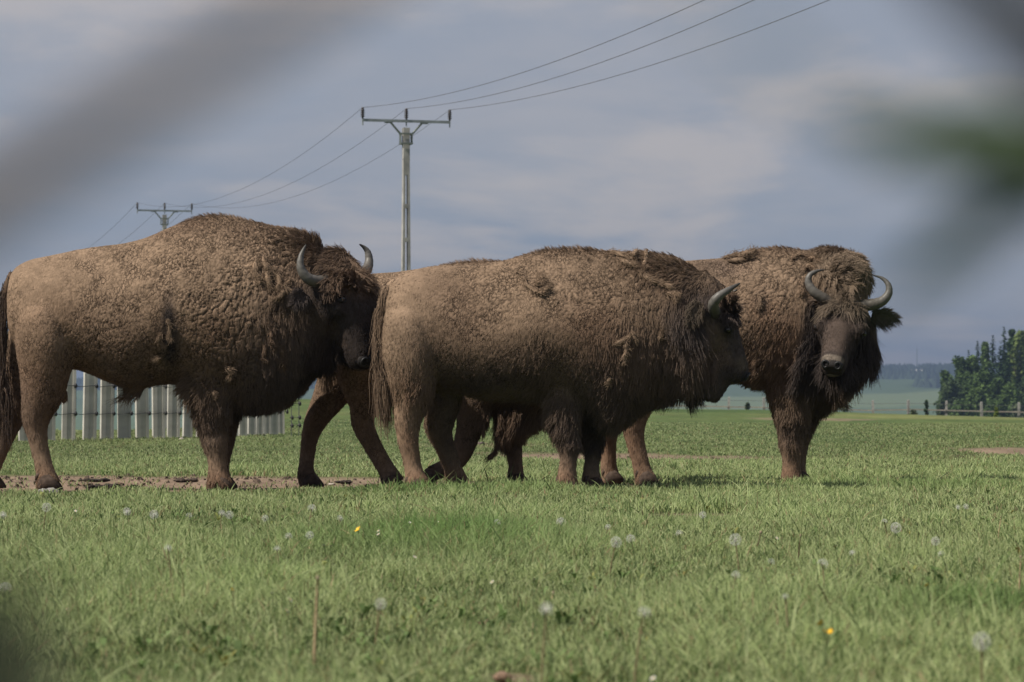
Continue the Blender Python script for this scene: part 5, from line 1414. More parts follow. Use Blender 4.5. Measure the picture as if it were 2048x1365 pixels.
    e = s.pt(1744, 634, -0.36); s.ear(e, s.pt(1792, 637, -0.34), 0.10, BLK * 1.2, (0.1, -0.9, -0.3))
    e = s.pt(1640, 606, -0.36); s.ear(e, s.pt(1620, 614, -0.22), 0.09, DKB, (0.1, -0.9, -0.3))
    for foot, fw in ((s.pt(1293, 968, -0.19), (1, -0.1, 0)), (s.pt(1226, 966, 0.19), (1, 0.1, 0)), (s.pt(1584, 968, -0.15), (0.6, -0.6, 0)), (s.pt(1603, 966, 0.16), (0.8, -0.4, 0))):
        foot[2] = 0.0; s.hoof(foot, fw, 1.1)
    s.tail([s.pt(1190, 570, 0), s.pt(1178, 590, 0), s.pt(1172, 640, 0), s.pt(1174, 720, 0), s.pt(1178, 780, 0)], BRN * 0.7, TAN * 0.8, 1200, (0.10, 0.26), 0.022)
    s.tufts([[(1448, 518), (1470, 514), (1496, 508), (1512, 506)], [(1456, 524), (1480, 524), (1506, 518)], [(1470, 510), (1490, 502, 0.02), (1508, 504, 0.02)]], TAN * 0.75, 0.022)
    s.tufts([[(1618, 520), (1630, 516), (1640, 522)], [(1606, 540), (1620, 534), (1634, 538)], [(1585, 520), (1600, 512), (1614, 514)], [(1518, 590), (1522, 604), (1516, 616)], [(1600, 560), (1606, 572), (1600, 588)]], TAN * 0.85, 0.014)
    return s

# ---- the one half hidden behind
def walking():
    s = Bison(20.85, 880, 'bison half hidden behind the middle one, walking with one foreleg lifted')
    s.trunk([(652, 600, 660, 0.08, 0.1), (664, 566, 700, 0.18, 0.15), (700, 548, 730, 0.26, 0.2), (750, 541, 750, 0.30, 0.24), (800, 537, 775, 0.33, 0.28), (860, 527, 795, 0.37, 0.33), (920, 519, 812, 0.39, 0.4), (980, 517, 826, 0.39, 0.42),
             (1040, 517, 838, 0.36, 0.42), (1090, 524, 832, 0.31, 0.36), (1130, 545, 800, 0.26, 0.3), (1165, 590, 750, 0.16, 0.2)])
    s.limb([(728, 650, 118), (722, 730, 104), (726, 778, 84), (729, 812, 62), (725, 846, 48), (742, 885, 40), (765, 926, 37), (778, 948, 40), (786, 968, 50)], -0.15, -0.18)
    s.limb([(705, 620, 110), (694, 700, 104), (676, 760, 86), (656, 800, 68), (632, 842, 48), (619, 880, 36), (614, 922, 32), (612, 948, 38), (620, 968, 46)], 0.14, 0.18)
    s.limb([(975, 660, 130), (962, 740, 96), (952, 795, 76), (942, 842, 58), (931, 885, 48), (916, 918, 40), (892, 935, 36), (870, 944, 34), (856, 954, 34)], -0.18, -0.16)
    s.limb([(1034, 680, 120), (1028, 770, 80), (1025, 830, 60), (1024, 868, 48), (1027, 900, 38), (1031, 930, 31), (1031, 952, 37), (1036, 970, 44)], 0.17, 0.16)
    s.limb([(1110, 650, 170), (1140, 660, 160)], 0.0, 0.0, 0.7)
    s.limb([(1000, 820, 36), (1040, 838, 44), (1085, 830, 40)], -0.05, -0.05, 1.2)
    s.head(s.pt(1140, 610, 0.0), (0.42, 0.0, -0.85), (0, 1, 0), 0.9)
    crack = lambda x, y: (np.clip(field(x, y, 0.006, [(740, 800, 60, 60, 0.004), (640, 900, 60, 80, -0.004), (1030, 930, 50, 70, -0.005), (900, 930, 70, 50, -0.005)]), 0.001, 0.016), np.full(len(x), 0.024), np.full(len(x), 0.1))
    def tint(x, y, co, no):
        nz = fbm(co * 4.5, 54, 3)
        c = paint(TAN * 1.02, x, y, [(900, 760, 220, 70, BRN * 0.8, 0.9), (745, 780, 60, 70, RUST * 1.15, 0.9), (745, 880, 60, 70, BRN * 0.95, 0.95), (785, 960, 40, 24, DKB * 1.3, 0.9), (625, 850, 60, 130, BRN * 0.95, 0.95), (615, 960, 40, 26, DKB, 0.9), (680, 780, 30, 50, BRN * 1.2, 0.7),
                               (930, 860, 60, 110, DKB * 1.2, 0.97), (880, 940, 50, 30, DKB, 0.97), (1040, 880, 50, 100, DKB * 1.1, 0.97), (1040, 830, 90, 36, BRN * 1.1, 0.95), (1034, 960, 30, 26, BRN * 0.8, 0.8), (1120, 700, 80, 120, DKB, 0.95), (930, 520, 80, 8, BRN, 0.6)], nz)
        h, u, v, w = head_weight(s, co)
        return np.clip(c * (1 - h)[:, None] + (BLK * 1.2)[None] * h[:, None], 0, 1)
    s.finish(crack, tint)
    def ln(x, y, co):
        L = field(x, y, 0.018, [(930, 520, 90, 12, 0.025), (1050, 836, 70, 30, 0.06), (990, 840, 20, 30, 0.06), (1010, 880, 26, 30, 0.03), (960, 830, 40, 20, 0.02), (740, 780, 50, 50, 0.006)])
        h, u, v, w = head_weight(s, co)
        return L * (1 - h) + (0.03 + 0.05 * (1 - sstep(-0.26, -0.14, w))) * h
    def cb(x, y, co, no):
        return combs(x, y, (-0.5, 0, -0.7), 0.24, 0.15, [(930, 520, 100, 14, (-0.5, 0, 0.8), 0.6, 0.1, 1), (1040, 840, 90, 60, (-0.3, 0, -1), 0.25, 0.5, 1), (740, 560, 80, 20, (-0.9, 0, -0.1), 0.2, 0.1, 1)])
    s.fur('fur', 80000, ln, cb, seed=41, wts=lambda x, y, c: 1.0)
    s.fur('mane', 9000, ln, cb, seed=42, clump=1.1, wts=lambda x, y, c: np.clip(G(x, y, 1040, 840, 80, 40) + 0.3 * G(x, y, 930, 520, 90, 12), 0, 1))
    s.horn([s.pt(1128, 640, -0.10), s.pt(1126, 628, -0.2), s.pt(1136, 612, -0.24), s.pt(1160, 596, -0.20)], [0.04, 0.036, 0.026, 0.005])
    s.horn([s.pt(1128, 640, 0.10), s.pt(1126, 628, 0.2), s.pt(1136, 612, 0.24), s.pt(1160, 596, 0.20)], [0.04, 0.036, 0.026, 0.005])
    for sg in (-1, 1):
        q = s.hp(0.27, sg * 0.20, -0.05); hit, nrm, _, _ = s.bvh.find_nearest(Vector(q)); s.eye(np.array(hit) + np.array(nrm) * 0.01, np.array(nrm), 0.02)
        e = s.hp(0.04, sg * 0.15, -0.12); s.ear(e, e + np.array([-0.08, sg * 0.12, -0.03]), 0.08, DKB, (0.4, sg * 0.2, -0.9))
    s.nose(); s.lips(DKB)
    for foot, fw in ((s.pt(785, 970, -0.18), (1, -0.1, 0)), (s.pt(622, 968, 0.18), (1, 0.1, 0)), (s.pt(1038, 970, 0.16), (1, 0.1, 0))):
        foot[2] = 0.0; s.hoof(foot, fw, 1.05)
    f3 = s.pt(852, 960, -0.16); s.hoof(f3, (0.50, 0, -0.87), 0.95, True)
    s.tail([s.pt(660, 575, 0), s.pt(648, 600, 0), s.pt(645, 660, 0.02), s.pt(650, 720, 0.03)], BRN * 0.7, TAN * 0.7, 900, (0.1, 0.2), 0.02)
    # matted locks of throat hair hanging beside the planted foreleg
    for k, pth in enumerate(([(1012, 822), (1004, 850), (1000, 880), (990, 905), (982, 914)], [(1022, 826), (1016, 850), (1008, 872), (1004, 886)], [(1000, 828), (1003, 846), (998, 862)], [(1040, 826), (1034, 850), (1026, 868)], [(1030, 822), (1030, 840), (1022, 858)])):
        p = resample(np.array([s.pt(a, b_, -0.21 - 0.008 * k) for a, b_ in pth]), 6); n = len(p)
        b = MB(); b.tube(p + 0.006 * vvec(p * 30.0, 4), list(0.013 * np.linspace(1.1, 0.25, n)), 7)
        o = b.build('hair_lock', M_HIDE, s.root, True)
        at = o.data.attributes.new('tint', 'FLOAT_COLOR', 'POINT')
        t = np.tile((BRN * 0.85)[None], (len(o.data.vertices), 1)) * rng.uniform(0.7, 1.3, (len(o.data.vertices), 1))
        at.data.foreach_set('color', np.concatenate([t, np.ones((len(t), 1))], 1).astype(np.float32).ravel())
        N = 500; i = rng.integers(0, n - 1, N); root = p[i] + rng.normal(size=(N, 3)) * 0.007
        tg = unit(p[np.minimum(i + 2, n - 1)] - p[i] + 1e-6); ln_ = rng.uniform(0.03, 0.08, N); tt = np.linspace(0, 1, 4)[None, :, None]
        pts = root[:, None] + unit(tg + rng.normal(size=(N, 3)) * 0.18)[:, None] * ln_[:, None, None] * tt
        curves_obj('lock_hair', pts, np.tile(np.linspace(0.0018, 0.0005, 4)[None], (N, 1)), M_FUR, o, np.tile((BRN * 0.8)[None], (N, 1)) * rng.uniform(0.5, 1.4, (N, 1)))
    return s
BULL = bull(); MIDDLE = middle(); FACING = facing(); WALK = walking()

# ------------------------------------------------------------------ grass
def grass(name, N, y0, y1, marg, hlo, hhi, rad, K_, seed, label, bias=1.0):
    r = np.random.default_rng(seed)
    # even over the ground, thinned with distance
    u = r.random(N); y = (y0 ** (1 - bias) + u * (y1 ** (1 - bias) - y0 ** (1 - bias))) ** (1 / (1 - bias)) if abs(bias - 1) > 1e-3 else y0 * (y1 / y0) ** u
    half = 0.184 * y + marg
    x = (r.random(N) * 2 - 1) * half
    p = np.stack([x, y, 0 * x], 1)
    d = dirt(x, y)
    tuft = fbm(p * np.array([1.3, 0.8, 1]), 301, 3); small = fbm(p * 7.0, 305, 2)
    lush = G(x, y, -0.30, 12.0, 0.55, 1.6) + G(x, y, 1.35, 7.6, 0.35, 0.5) + 0.7 * G(x, y, -0.75, 19.0, 0.5, 0.35) + 0.6 * G(x, y, 2.8, 20.5, 1.4, 0.7) + 0.4 * G(x, y, -0.1, 19.0, 1.2, 0.5)
    thin = np.clip(0.62 + 0.75 * tuft + 0.5 * small + lush, 0.06, 1)
    keep = (r.random(N) > sstep(0.15, 0.75, d) * 0.97) & (r.random(N) < thin)
    x, y, p, d, tuft, small, lush = [q[keep] for q in (x, y, p, d, tuft, small, lush)]
    n = len(x)
    z = terrain(x, y) - 0.004
    h = r.uniform(hlo, hhi, n) * np.clip(0.85 + 0.95 * tuft + 0.6 * small + 0.9 * lush, 0.3, 2.4) * (1 - 0.5 * d)
    far_ = np.clip(y / 20.0, 0, 1)
    tall = r.random(n) < 0.012
    h = np.where(tall, h * 1.9, h)
    az = r.random(n) * 6.2832 + 0.6 * vnoise(p * 3.0, 311)
    ln = np.clip(r.normal(0.45, 0.28, n), 0.02, 1.25)
    dx, dy = np.cos(az) * ln, np.sin(az) * ln
    t = np.linspace(0, 1, K_)[None]
    bend = t ** 1.7
    X = x[:, None] + (dx * h)[:, None] * bend; Y = y[:, None] + (dy * h)[:, None] * bend
    Z = z[:, None] + h[:, None] * (t - 0.28 * (ln ** 1.5)[:, None] * t ** 2.2)
    pts = np.stack([X, Y, Z], -1)
    prof = np.interp(np.linspace(0, 1, K_), [0, 0.35, 0.75, 1], [0.8, 1.0, 0.65, 0.06])
    rr = rad * r.uniform(0.6, 1.35, n)[:, None] * np.maximum(1, y[:, None] / 11.0) ** 0.8 * prof[None]
    a, b_, c = np.array([0.236, 0.300, 0.112]), np.array([0.365, 0.405, 0.205]), np.array([0.090, 0.135, 0.046])
    m = r.random((n, 1)); tint = a * (1 - m) + b_ * m
    lw = np.clip(lush * 0.8 + 0.25 * np.clip(tuft, 0, 1), 0, 0.8)[:, None]
    tint = tint * (1 - lw) + np.array([0.110, 0.205, 0.050]) * lw
    dk = (r.random(n) < 0.22)[:, None]; tint = np.where(dk, c * r.uniform(0.7, 1.3, (n, 1)), tint)
    yl = (r.random(n) < 0.05 + 0.08 * np.clip(-tuft, 0, 1))[:, None]; tint = np.where(yl, np.array([0.20, 0.19, 0.085]) * r.uniform(0.8, 1.2, (n, 1)), tint)
    dry = (r.random(n) < 0.022 + 0.06 * np.clip(d, 0, 1) + 0.05 * np.clip(-small - 0.15, 0, 1))[:, None]; tint = np.where(dry, np.array([0.31, 0.235, 0.135]) * r.uniform(0.6, 1.2, (n, 1)), tint)
    tint = tint * (1 + 0.28 * tuft[:, None] + 0.25 * small[:, None]) * (1 - 0.26 * sstep(22, 40, y))[:, None]
    o = curves_obj(name, pts, rr, M_GRASS, None, np.clip(tint, 0, 1))
    return tag(o, label, kind='stuff')
grass('grass', 350000, 4.9, 14.0, 0.9, 0.035, 0.085, 0.00165, 5, 401, 'short green turf in front of the animals', 0.6)
grass('grass', 300000, 14.0, 30.0, 1.2, 0.035, 0.075, 0.0019, 4, 402, 'short green turf round the animals', 0.8)
grass('grass', 240000, 30.0, 90.0, 3.0, 0.022, 0.05, 0.0022, 3, 403, 'green turf rising to the brow behind the animals', 1.2)

# low broad-leaved weeds between the blades
def weeds():
    r = np.random.default_rng(88); v, f, t = [], [], []
    for k in range(2600):
        y = 5.0 * (26 / 5.0) ** (r.random() ** 0.8); x = (r.random() * 2 - 1) * (0.184 * y + 0.8)
        if dirt(np.array([x]), np.array([y]))[0] > 0.4: continue
        z = float(terrain(np.array([x]), np.array([y]))[0]); m = r.integers(3, 7); c = np.array([0.115, 0.175, 0.055]) * r.uniform(0.55, 1.2) + np.array([0.10, 0.05, 0.01]) * (r.random() < 0.12)
        a0 = r.random() * 6.283; sz = r.uniform(0.018, 0.036)
        for q in range(m):
            a = a0 + q * 6.283 / m + r.uniform(-.3, .3); L = sz * r.uniform(0.7, 1.2); w = L * r.uniform(0.13, 0.24); up = r.uniform(0.7, 1.6)
            d = np.array([math.cos(a), math.sin(a), 0]); sd = np.array([-math.sin(a), math.cos(a), 0]); b0 = len(v); p0 = np.array([x, y, z])
            for u, ww, hh in ((0.05, 0.25, 0.05), (0.4, 0.9, 0.55 * up), (0.75, 1.0, 0.80 * up)):
                v.append(p0 + d * L * u - sd * w * ww + np.array([0, 0, L * hh])); v.append(p0 + d * L * u + sd * w * ww + np.array([0, 0, L * hh]))
            v.append(p0 + d * L + np.array([0, 0, L * 0.78 * up]))
            f += [(b0, b0 + 1, b0 + 3, b0 + 2), (b0 + 2, b0 + 3, b0 + 5, b0 + 4), (b0 + 4, b0 + 5, b0 + 6)]
            t += [c * r.uniform(0.85, 1.15)] * 7
    me = bpy.data.meshes.new('weeds'); me.from_pydata([tuple(q) for q in v], [], f); me.update()
    at = me.attributes.new('tint', 'FLOAT_COLOR', 'POINT'); t = np.array(t)
    at.data.foreach_set('color', np.concatenate([t, np.ones((len(t), 1))], 1).astype(np.float32).ravel())
    me.materials.append(M_GRASS); o = bpy.data.objects.new('weeds', me); col.objects.link(o)
    tag(o, 'low broad leaved weeds scattered through the turf', kind='stuff')
weeds()

# ------------------------------------------------------------------ flowers
M_STEM = mat_plain('flower_stem', (0.16, 0.13, 0.065), 0.7, 0.3, 60.0, 0)
M_STEMG = mat_plain('green_stem', (0.12, 0.16, 0.06), 0.7, 0.3, 60.0, 0)
M_PAPPUS = mat_plain('seed_down', (0.60, 0.60, 0.57), 0.9, 0.1, 60.0, 0)
M_SEED = mat_plain('seed_core', (0.25, 0.20, 0.13), 0.9, 0.2, 80.0, 0)
M_YEL = mat_plain('yellow_petal', (0.72, 0.42, 0.012), 0.6, 0.12, 80.0, 0)
M_WHITE = mat_plain('white_petal', (0.52, 0.52, 0.50), 0.7, 0.08, 80.0, 0)
M_STRAW = mat_plain('dry_straw', (0.34, 0.25, 0.145), 0.9, 0.25, 40.0, 0)
M_BROWNLEAF = mat_plain('brown_leaf', (0.075, 0.042, 0.026), 0.9, 0.35, 50.0, 0.3, 0.003)
def clock_mesh(full=1.0, seed=1):
    """dandelion clock of unit radius: spokes with starry parachutes"""
    r = np.random.default_rng(seed); b = MB()
    N = 92; g = math.pi * (3 - math.sqrt(5))
    for k in range(N):
        zc = 1 - 2 * (k + 0.5) / N
        rr = math.sqrt(1 - zc * zc); d = np.array([rr * math.cos(k * g), rr * math.sin(k * g), zc])
        if full < 1 and not (zc > 1 - 2 * full + 0.25 * math.sin(k * 1.7)): continue
        d = unit((d + 0.08 * r.normal(size=3))[None])[0]
        u = unit(np.cross(d, [0.3, 0.2, 0.9])[None])[0]; v = np.cross(d, u)
        w = 0.014
        b.add([d * 0.16 - u * w, d * 0.16 + u * w, d * 0.84], [(0, 1, 2)])
        for q in np.linspace(0, 2 * math.pi, 7)[:-1] + r.random():
            a = math.cos(q) * u + math.sin(q) * v; s_ = math.cos(q + 0.11) * u + math.sin(q + 0.11) * v
            b.add([d * 0.80, d * (0.97 + 0.04 * r.random()) + a * 0.24, d * 0.96 + s_ * 0.215], [(0, 1, 2)])
    me = bpy.data.meshes.new('seed_head'); me.from_pydata(b.v, [], b.f); me.update(); me.materials.append(M_PAPPUS)
    return me
CLOCK = clock_mesh(1.0, 1); HALF = clock_mesh(0.55, 2); THIN = clock_mesh(0.78, 3)
bcore = MB(); bcore.lathe([(0.02, -0.16), (0.12, -0.12), (0.17, 0.0), (0.13, 0.11), (0.02, 0.16)], (0, 0, 0), 8)
CORE = bpy.data.meshes.new('seed_core'); CORE.from_pydata(bcore.v, [], bcore.f); CORE.update(); CORE.materials.append(M_SEED)
bcal = MB(); bcal.lathe([(0.05, -0.32), (0.12, -0.24), (0.10, -0.12)], (0, 0, 0), 8)
def put(name, me, parent, loc, scale=1.0, rot=None):
    o = bpy.data.objects.new(name, me); col.objects.link(o); o.parent = parent; o.location = loc
    o.scale = (scale,) * 3 if not hasattr(scale, '__len__') else scale
    if rot: o.rotation_euler = rot
    return o
def gpos(px, py, hgt):
    d = ground_dist(py, hgt); x = (px - 1024) / F * d
    return x, d, float(terrain(np.array([x]), np.array([d]))[0])
def stem(root, hgt, lean, r=0.0018, mat=None, name='stem'):
    b = MB(); pts = [(lean[0] * (t ** 1.6 - 1), lean[1] * (t ** 1.6 - 1), hgt * t) for t in np.linspace(0, 1, 7)]
    b.tube(pts, [r * 1.2 - r * 0.3 * t for t in np.linspace(0, 1, 7)], 6); return b.build(name, mat or M_STEM, root, True)
DAND = [  # px, py, diameter px, kind, height, label
    (94, 1015, 18, 'c', .12, 'dandelion clock just below the hind hoof of the left bison'), (7, 1028, 15, 't', .11, 'dandelion clock cut by the left border, level with the bare earth'),
    (255, 1023, 16, 'c', .12, 'dandelion clock left of a larger one, below the bare earth under the left bison'), (309, 1028, 18, 'c', .12, 'dandelion clock right of a slightly smaller one, below the left bison belly'),
    (444, 1025, 14, 't', .12, 'left one of two dandelion clocks touching each other under the left bison forefoot'), (460, 1028, 16, 'c', .12, 'right and rounder one of two touching dandelion clocks under the left bison forefoot'),
    (531, 1036, 13, 'c', .11, 'small oval dandelion clock alone between the left bison forefoot and the walking bison hind foot'), (578, 1071, 14, 't', .11, 'faint thin dandelion clock left of the pair beside a buttercup'),
    (620, 1069, 16, 'c', .13, 'dandelion clock on a leaning pale stem below the walking bison hind foot'), (624, 1016, 18, 'h', .13, 'half blown dandelion clock just below the walking bison hind foot'),
    (555, 1097, 14, 'h', .11, 'half blown dandelion clock above the dark dead leaf'), (337, 1097, 15, 't', .17, 'thin dandelion clock on a tall brownish stem left of the middle foreground'),
    (12, 1174, 26, 'h', .14, 'large half blown dandelion clock at the left border'), (762, 1208, 23, 'c', .12, 'dandelion clock alone in the lower middle of the grass'),
    (1232, 1083, 22, 'c', .13, 'full bright dandelion clock below the middle bison far forefoot'), (1261, 1076, 18, 't', .12, 'faint thin dandelion clock right beside a bright full one'),
    (1122, 1045, 20, 'h', .12, 'flattened half blown dandelion clock below the middle bison near forefoot'), (994, 1045, 14, 't', .11, 'faint dandelion clock left of the bare patch below the bison feet'),
    (1093, 1221, 28, 't', .19, 'wispy dandelion clock on a tall stem in the lower middle'), (1288, 1230, 26, 'h', .16, 'half dandelion clock shaped like a cup on a brown stem'),
    (1358, 1066, 14, 'h', .12, 'small spent dandelion head with a reddish tip right of the bright full clock'), (1216, 1054, 12, 't', .10, 'tiny faint dandelion clock above the bright full one'),
    (1470, 1078, 24, 'c', .16, 'round dandelion clock on a red brown stem below the facing bison'), (1791, 1051, 22, 'c', .12, 'round dandelion clock with an open dark centre in the right part of the grass'),
    (1870, 1079, 18, 'c', .12, 'pale dandelion clock right of the one with the open dark centre'), (1931, 1009, 11, 'c', .10, 'small dandelion clock near the shadow at the right'),
    (1405, 1029, 14, 'c', .11, 'small dandelion clock at the left end of a bare earth patch'), (1768, 1038, 11, 'h', .11, 'small yellowish spent dandelion just left of a round clock'),
    (1644, 1128, 22, 'h', .12, 'wide half blown dandelion clock in the middle of the right grass'), (1541, 1124, 15, 'h', .10, 'small low half blown dandelion left of a wide half blown one'),
    (1471, 1150, 17, 't', .10, 'faint dandelion clock under the one on the red brown stem'), (1961, 1291, 36, 'c', .13, 'largest dandelion clock, low in the right corner of the grass'),
    (1704, 1106, 13, 'h', .13, 'spent dandelion head on a strongly leaning straw coloured stem'), (1881, 1106, 13, 'h', .10, 'small white spent dandelion head below the pale clock at the right'),
    (1570, 1197, 15, 'h', .12, 'spent dandelion with drooping white down above two buttercups'), (680, 1035, 13, 't', .10, 'faint dandelion clock just below the walking bison near hind foot'),
    (379, 1030, 12, 't', .10, 'faint small dandelion clock between two pairs of brighter clocks'), (1915, 1010, 9, 'c', .09, 'tiny pale dandelion clock beside the shadow edge at the right')]
for px, py, dm, kind, hgt, lab in DAND:
    x, d, z = gpos(px, py, hgt)
    root = empty('dandelion_clock', (x, d, z), lab, 'dandelion', 'dandelion clocks in the grass')
    lean = (random.uniform(-.03, .03), random.uniform(-.02, .02))
    if 'leaning' in lab: lean = (0.06, 0.0)
    st = stem(root, hgt, lean, 0.0021, M_STEM if ('brown' in lab or random.random() < 0.6) else M_STEMG)
    R = dm / F * d / 2 * 1.03
    hd = put('seed_head', {'c': CLOCK, 't': THIN, 'h': HALF}[kind], root, (0, 0, hgt), R, (random.uniform(-.4, .4), random.uniform(-.4, .4), random.random() * 6))
    put('core', CORE, hd, (0, 0, 0), 1.0)
def daisy_mesh(n, mat, cup, core):
    b = MB()
    for k in range(n):
        q = 2 * math.pi * k / n; a = np.array([math.cos(q), math.sin(q), 0]); s_ = np.array([-math.sin(q), math.cos(q), 0])
        w = 2.2 / n
        b.add([a * 0.2 - s_ * w * 0.5, a * 0.2 + s_ * w * 0.5, a * 0.7 + s_ * w + np.array([0, 0, cup * 0.55]), a * 1.0 + np.array([0, 0, cup]), a * 0.7 - s_ * w + np.array([0, 0, cup * 0.55])], [(0, 1, 2, 3, 4)])
    me = bpy.data.meshes.new('petals'); me.from_pydata(b.v, [], b.f); me.update(); me.materials.append(mat)
    return me
DAISY = daisy_mesh(13, M_WHITE, 0.12, 0); BUTTER = daisy_mesh(5, M_YEL, 0.5, 0)
DISC = bpy.data.meshes.new('flower_disc'); DISC.from_pydata([(q[0] * 2.2, q[1] * 2.2, q[2]) for q in bcore.v], [], bcore.f); DISC.update(); DISC.materials.append(M_YEL)
def flower(px, py, size, me, hgt, name, lab, cat, group):
    x, d, z = gpos(px, py, hgt)
    root = empty(name, (x, d, z), lab, cat, group)
    stem(root, hgt, (random.uniform(-.02, .02), random.uniform(-.01, .02)), 0.0013, M_STEMG)
    pt_ = put('petals', me, root, (0, 0, hgt), size / F * d / 2 * 1.1, (random.uniform(0.4, 0.9), random.uniform(-.4, .4), random.random() * 6))
    put('disc', DISC, pt_, (0, 0, 0.05), 0.9)
for px, py, sz, lab in ((717, 1060, 13, 'single yellow buttercup in the grass left of the middle'), (1640, 1254, 15, 'uppermost of three yellow buttercups low at the right'), (1649, 1270, 11, 'left of the two lower buttercups below the uppermost one'),
                        (1660, 1270, 11, 'right of the two lower buttercups below the uppermost one'), (1852, 1174, 10, 'small yellow buttercup alone at the right'), (465, 1179, 9, 'tiny orange yellow buttercup under the brown dead leaves')):
    flower(px, py, sz, BUTTER, 0.135, 'buttercup', lab, 'buttercup', 'yellow buttercups')
CLUSTER = [(553, 1201, 11, 'leftmost daisy in the middle row of the cluster beside the tall bare stalk'), (581, 1199, 13, 'large daisy in the centre of the cluster beside the tall bare stalk'), (574, 1221, 13, 'large daisy in the lower left of the cluster beside the tall bare stalk'),
           (593, 1211, 11, 'daisy just below and right of the centre of the cluster by the tall stalk'), (610, 1221, 9, 'small daisy at the lower right of the cluster, left of the tall stalk'), (622, 1203, 11, 'daisy closest to the left side of the tall bare stalk'),
           (654, 1218, 9, 'only small daisy right of the tall bare stalk'), (567, 1177, 9, 'topmost daisy of the cluster beside the tall bare stalk'), (577, 1230, 9, 'lowest daisy of the cluster beside the tall bare stalk'), (545, 1186, 9, 'small daisy at the upper left corner of the cluster by the tall stalk')]
for px, py, sz, lab in CLUSTER + \
        [(246, 1287, 15, 'white daisy low at the left, the left one of two'), (292, 1285, 14, 'white daisy low at the left, the right one of two'), (137, 1218, 9, 'small closed white daisy above the blurred corner at the left'), (300, 1121, 10, 'white daisy left of the thin clock on its tall brownish stem'),
         (663, 1091, 8, 'tiny white daisy below the leaning dandelion, at the right'), (648, 1090, 9, 'tiny white daisy below the leaning dandelion, at the left'), (646, 1073, 7, 'tiny white daisy right beside the leaning dandelion clock'),
         (757, 1063, 8, 'upper small white daisy right of the single buttercup'), (757, 1069, 8, 'lower small white daisy right of the single buttercup'), (830, 1115, 9, 'small white daisy in front of the lush grass tuft'), (1010, 1144, 8, 'uppermost small daisy of three in the middle of the grass'),
         (984, 1165, 10, 'left small daisy of three in the middle of the grass'), (1009, 1166, 7, 'right small daisy of three in the middle of the grass'), (1068, 1160, 11, 'pinkish white daisy right of the three small ones'), (1305, 1361, 14, 'white daisy cut by the lower border'),
         (1206, 1090, 7, 'tiny daisy just left of the bright full dandelion clock'), (1765, 1282, 9, 'white daisy left of the largest dandelion clock'), (1432, 1180, 8, 'small daisy low below the facing bison'), (1553, 1072, 9, 'small flat daisy below the facing bison forefoot'),
         (1669, 1089, 14, 'flat white daisy on its own stem in the right grass'), (1585, 1148, 13, 'white daisy left of the wide half blown dandelion'), (152, 1022, 7, 'tiny daisy right of the first dandelion clock at the left'), (1650, 1070, 6, 'tiny daisy above the flat white daisy'),
         (820, 1045, 6, 'tiny daisy beside the bare patch left of the middle'), (878, 1043, 6, 'tiny reddish daisy just right of another tiny one')]:
    flower(px, py, sz * 0.82, DAISY, 0.115, 'daisy', lab, 'daisy', 'white daisies in the cluster' if (px, py, sz, lab) in CLUSTER else 'small white daisies')

# stalks, dead leaves, straws
def stalk(px, py, px2, py2, head, lab, mat=M_STRAW, r=0.0022, d=None):
    d = d or ground_dist(py2); x = (px2 - 1024) / F * d; z = float(terrain(np.array([x]), np.array([d]))[0])
    hgt = (py2 - py) / F * d; dx = (px - px2) / F * d
    root = empty('dry_stalk', (x, d, z), lab, 'plant stalk', 'dry stalks in the grass')
    b = MB(); pts = [(dx * t ** 1.3, 0.0, hgt * t) for t in np.linspace(0, 1, 9)]
    b.tube(pts, [r * (1.2 - 0.5 * t) for t in np.linspace(0, 1, 9)], 6); b.build('stem', mat, root, True)
    b = MB(); b.lathe([(0.001, 0), (head * 0.6, head * 0.3), (head, head * 1.1), (head * 0.7, head * 2.0), (0.001, head * 2.5)], (dx, 0, hgt - head * 0.4), 8); b.build('seed_head', M_SEED, root, True)
stalk(636, 1160, 629, 1342, 0.0045, 'tallest bare stalk, pale and upright, rising from the lower border near the daisies', M_STRAW, 0.0032)
stalk(1600, 1069, 1595, 1128, 0.004, 'thin red brown stalk below the facing bison forefoot', M_BROWNLEAF)
stalk(2001, 1030, 1994, 1080, 0.003, 'pale straw stalk standing near the right border', M_STRAW)
stalk(1521, 1065, 1510, 1112, 0.006, 'dark bud on a brown stalk right of the clock with the red brown stem', M_BROWNLEAF)
stalk(1400, 1088, 1396, 1110, 0.006, 'short dark bud left of the clock with the red brown stem', M_BROWNLEAF)
stalk(310, 1186, 309, 1215, 0.007, 'dark green plantain head in the left grass', M_BROWNLEAF)
stalk(1106, 1190, 1100, 1215, 0.005, 'brown plantain head left of the cup shaped dandelion', M_STRAW)
stalk(2040, 1118, 2036, 1200, 0.004, 'tall pale grass stalk at the right border', M_STRAW)
def straw_tuft(px, py, w, n, lab, mat=M_STRAW, name='dry_grass_tuft', cat='dry grass'):
    d = ground_dist(py + 6); x = (px - 1024) / F * d; z = float(terrain(np.array([x]), np.array([d]))[0])
    root = empty(name, (x, d, z), lab, cat, 'dry tufts in the grass')
    for k in range(n):
        a = random.uniform(-1, 1); L = w / F * d * random.uniform(0.6, 1.2); up = random.uniform(0.35, 0.9) * L
        b = MB(); dy = random.uniform(-.3, .3) * L
        b.tube([(0, 0, 0), (a * L * 0.3, dy * 0.4, up * 0.7), (a * L * 0.75, dy, up)], [0.0028, 0.0022, 0.0006], 5)
        b.build('straw', mat, root, True)
straw_tuft(1712, 1200, 40, 9, 'pale straw tuft forking upward in the right grass')
straw_tuft(1914, 1300, 36, 6, 'curved dry straw left of the largest dandelion clock')
straw_tuft(1505, 1175, 34, 5, 'dry straws lying under the faint clock at the right')
straw_tuft(967, 1250, 26, 8, 'reddish dry tuft in the lower middle of the grass', M_SOIL)
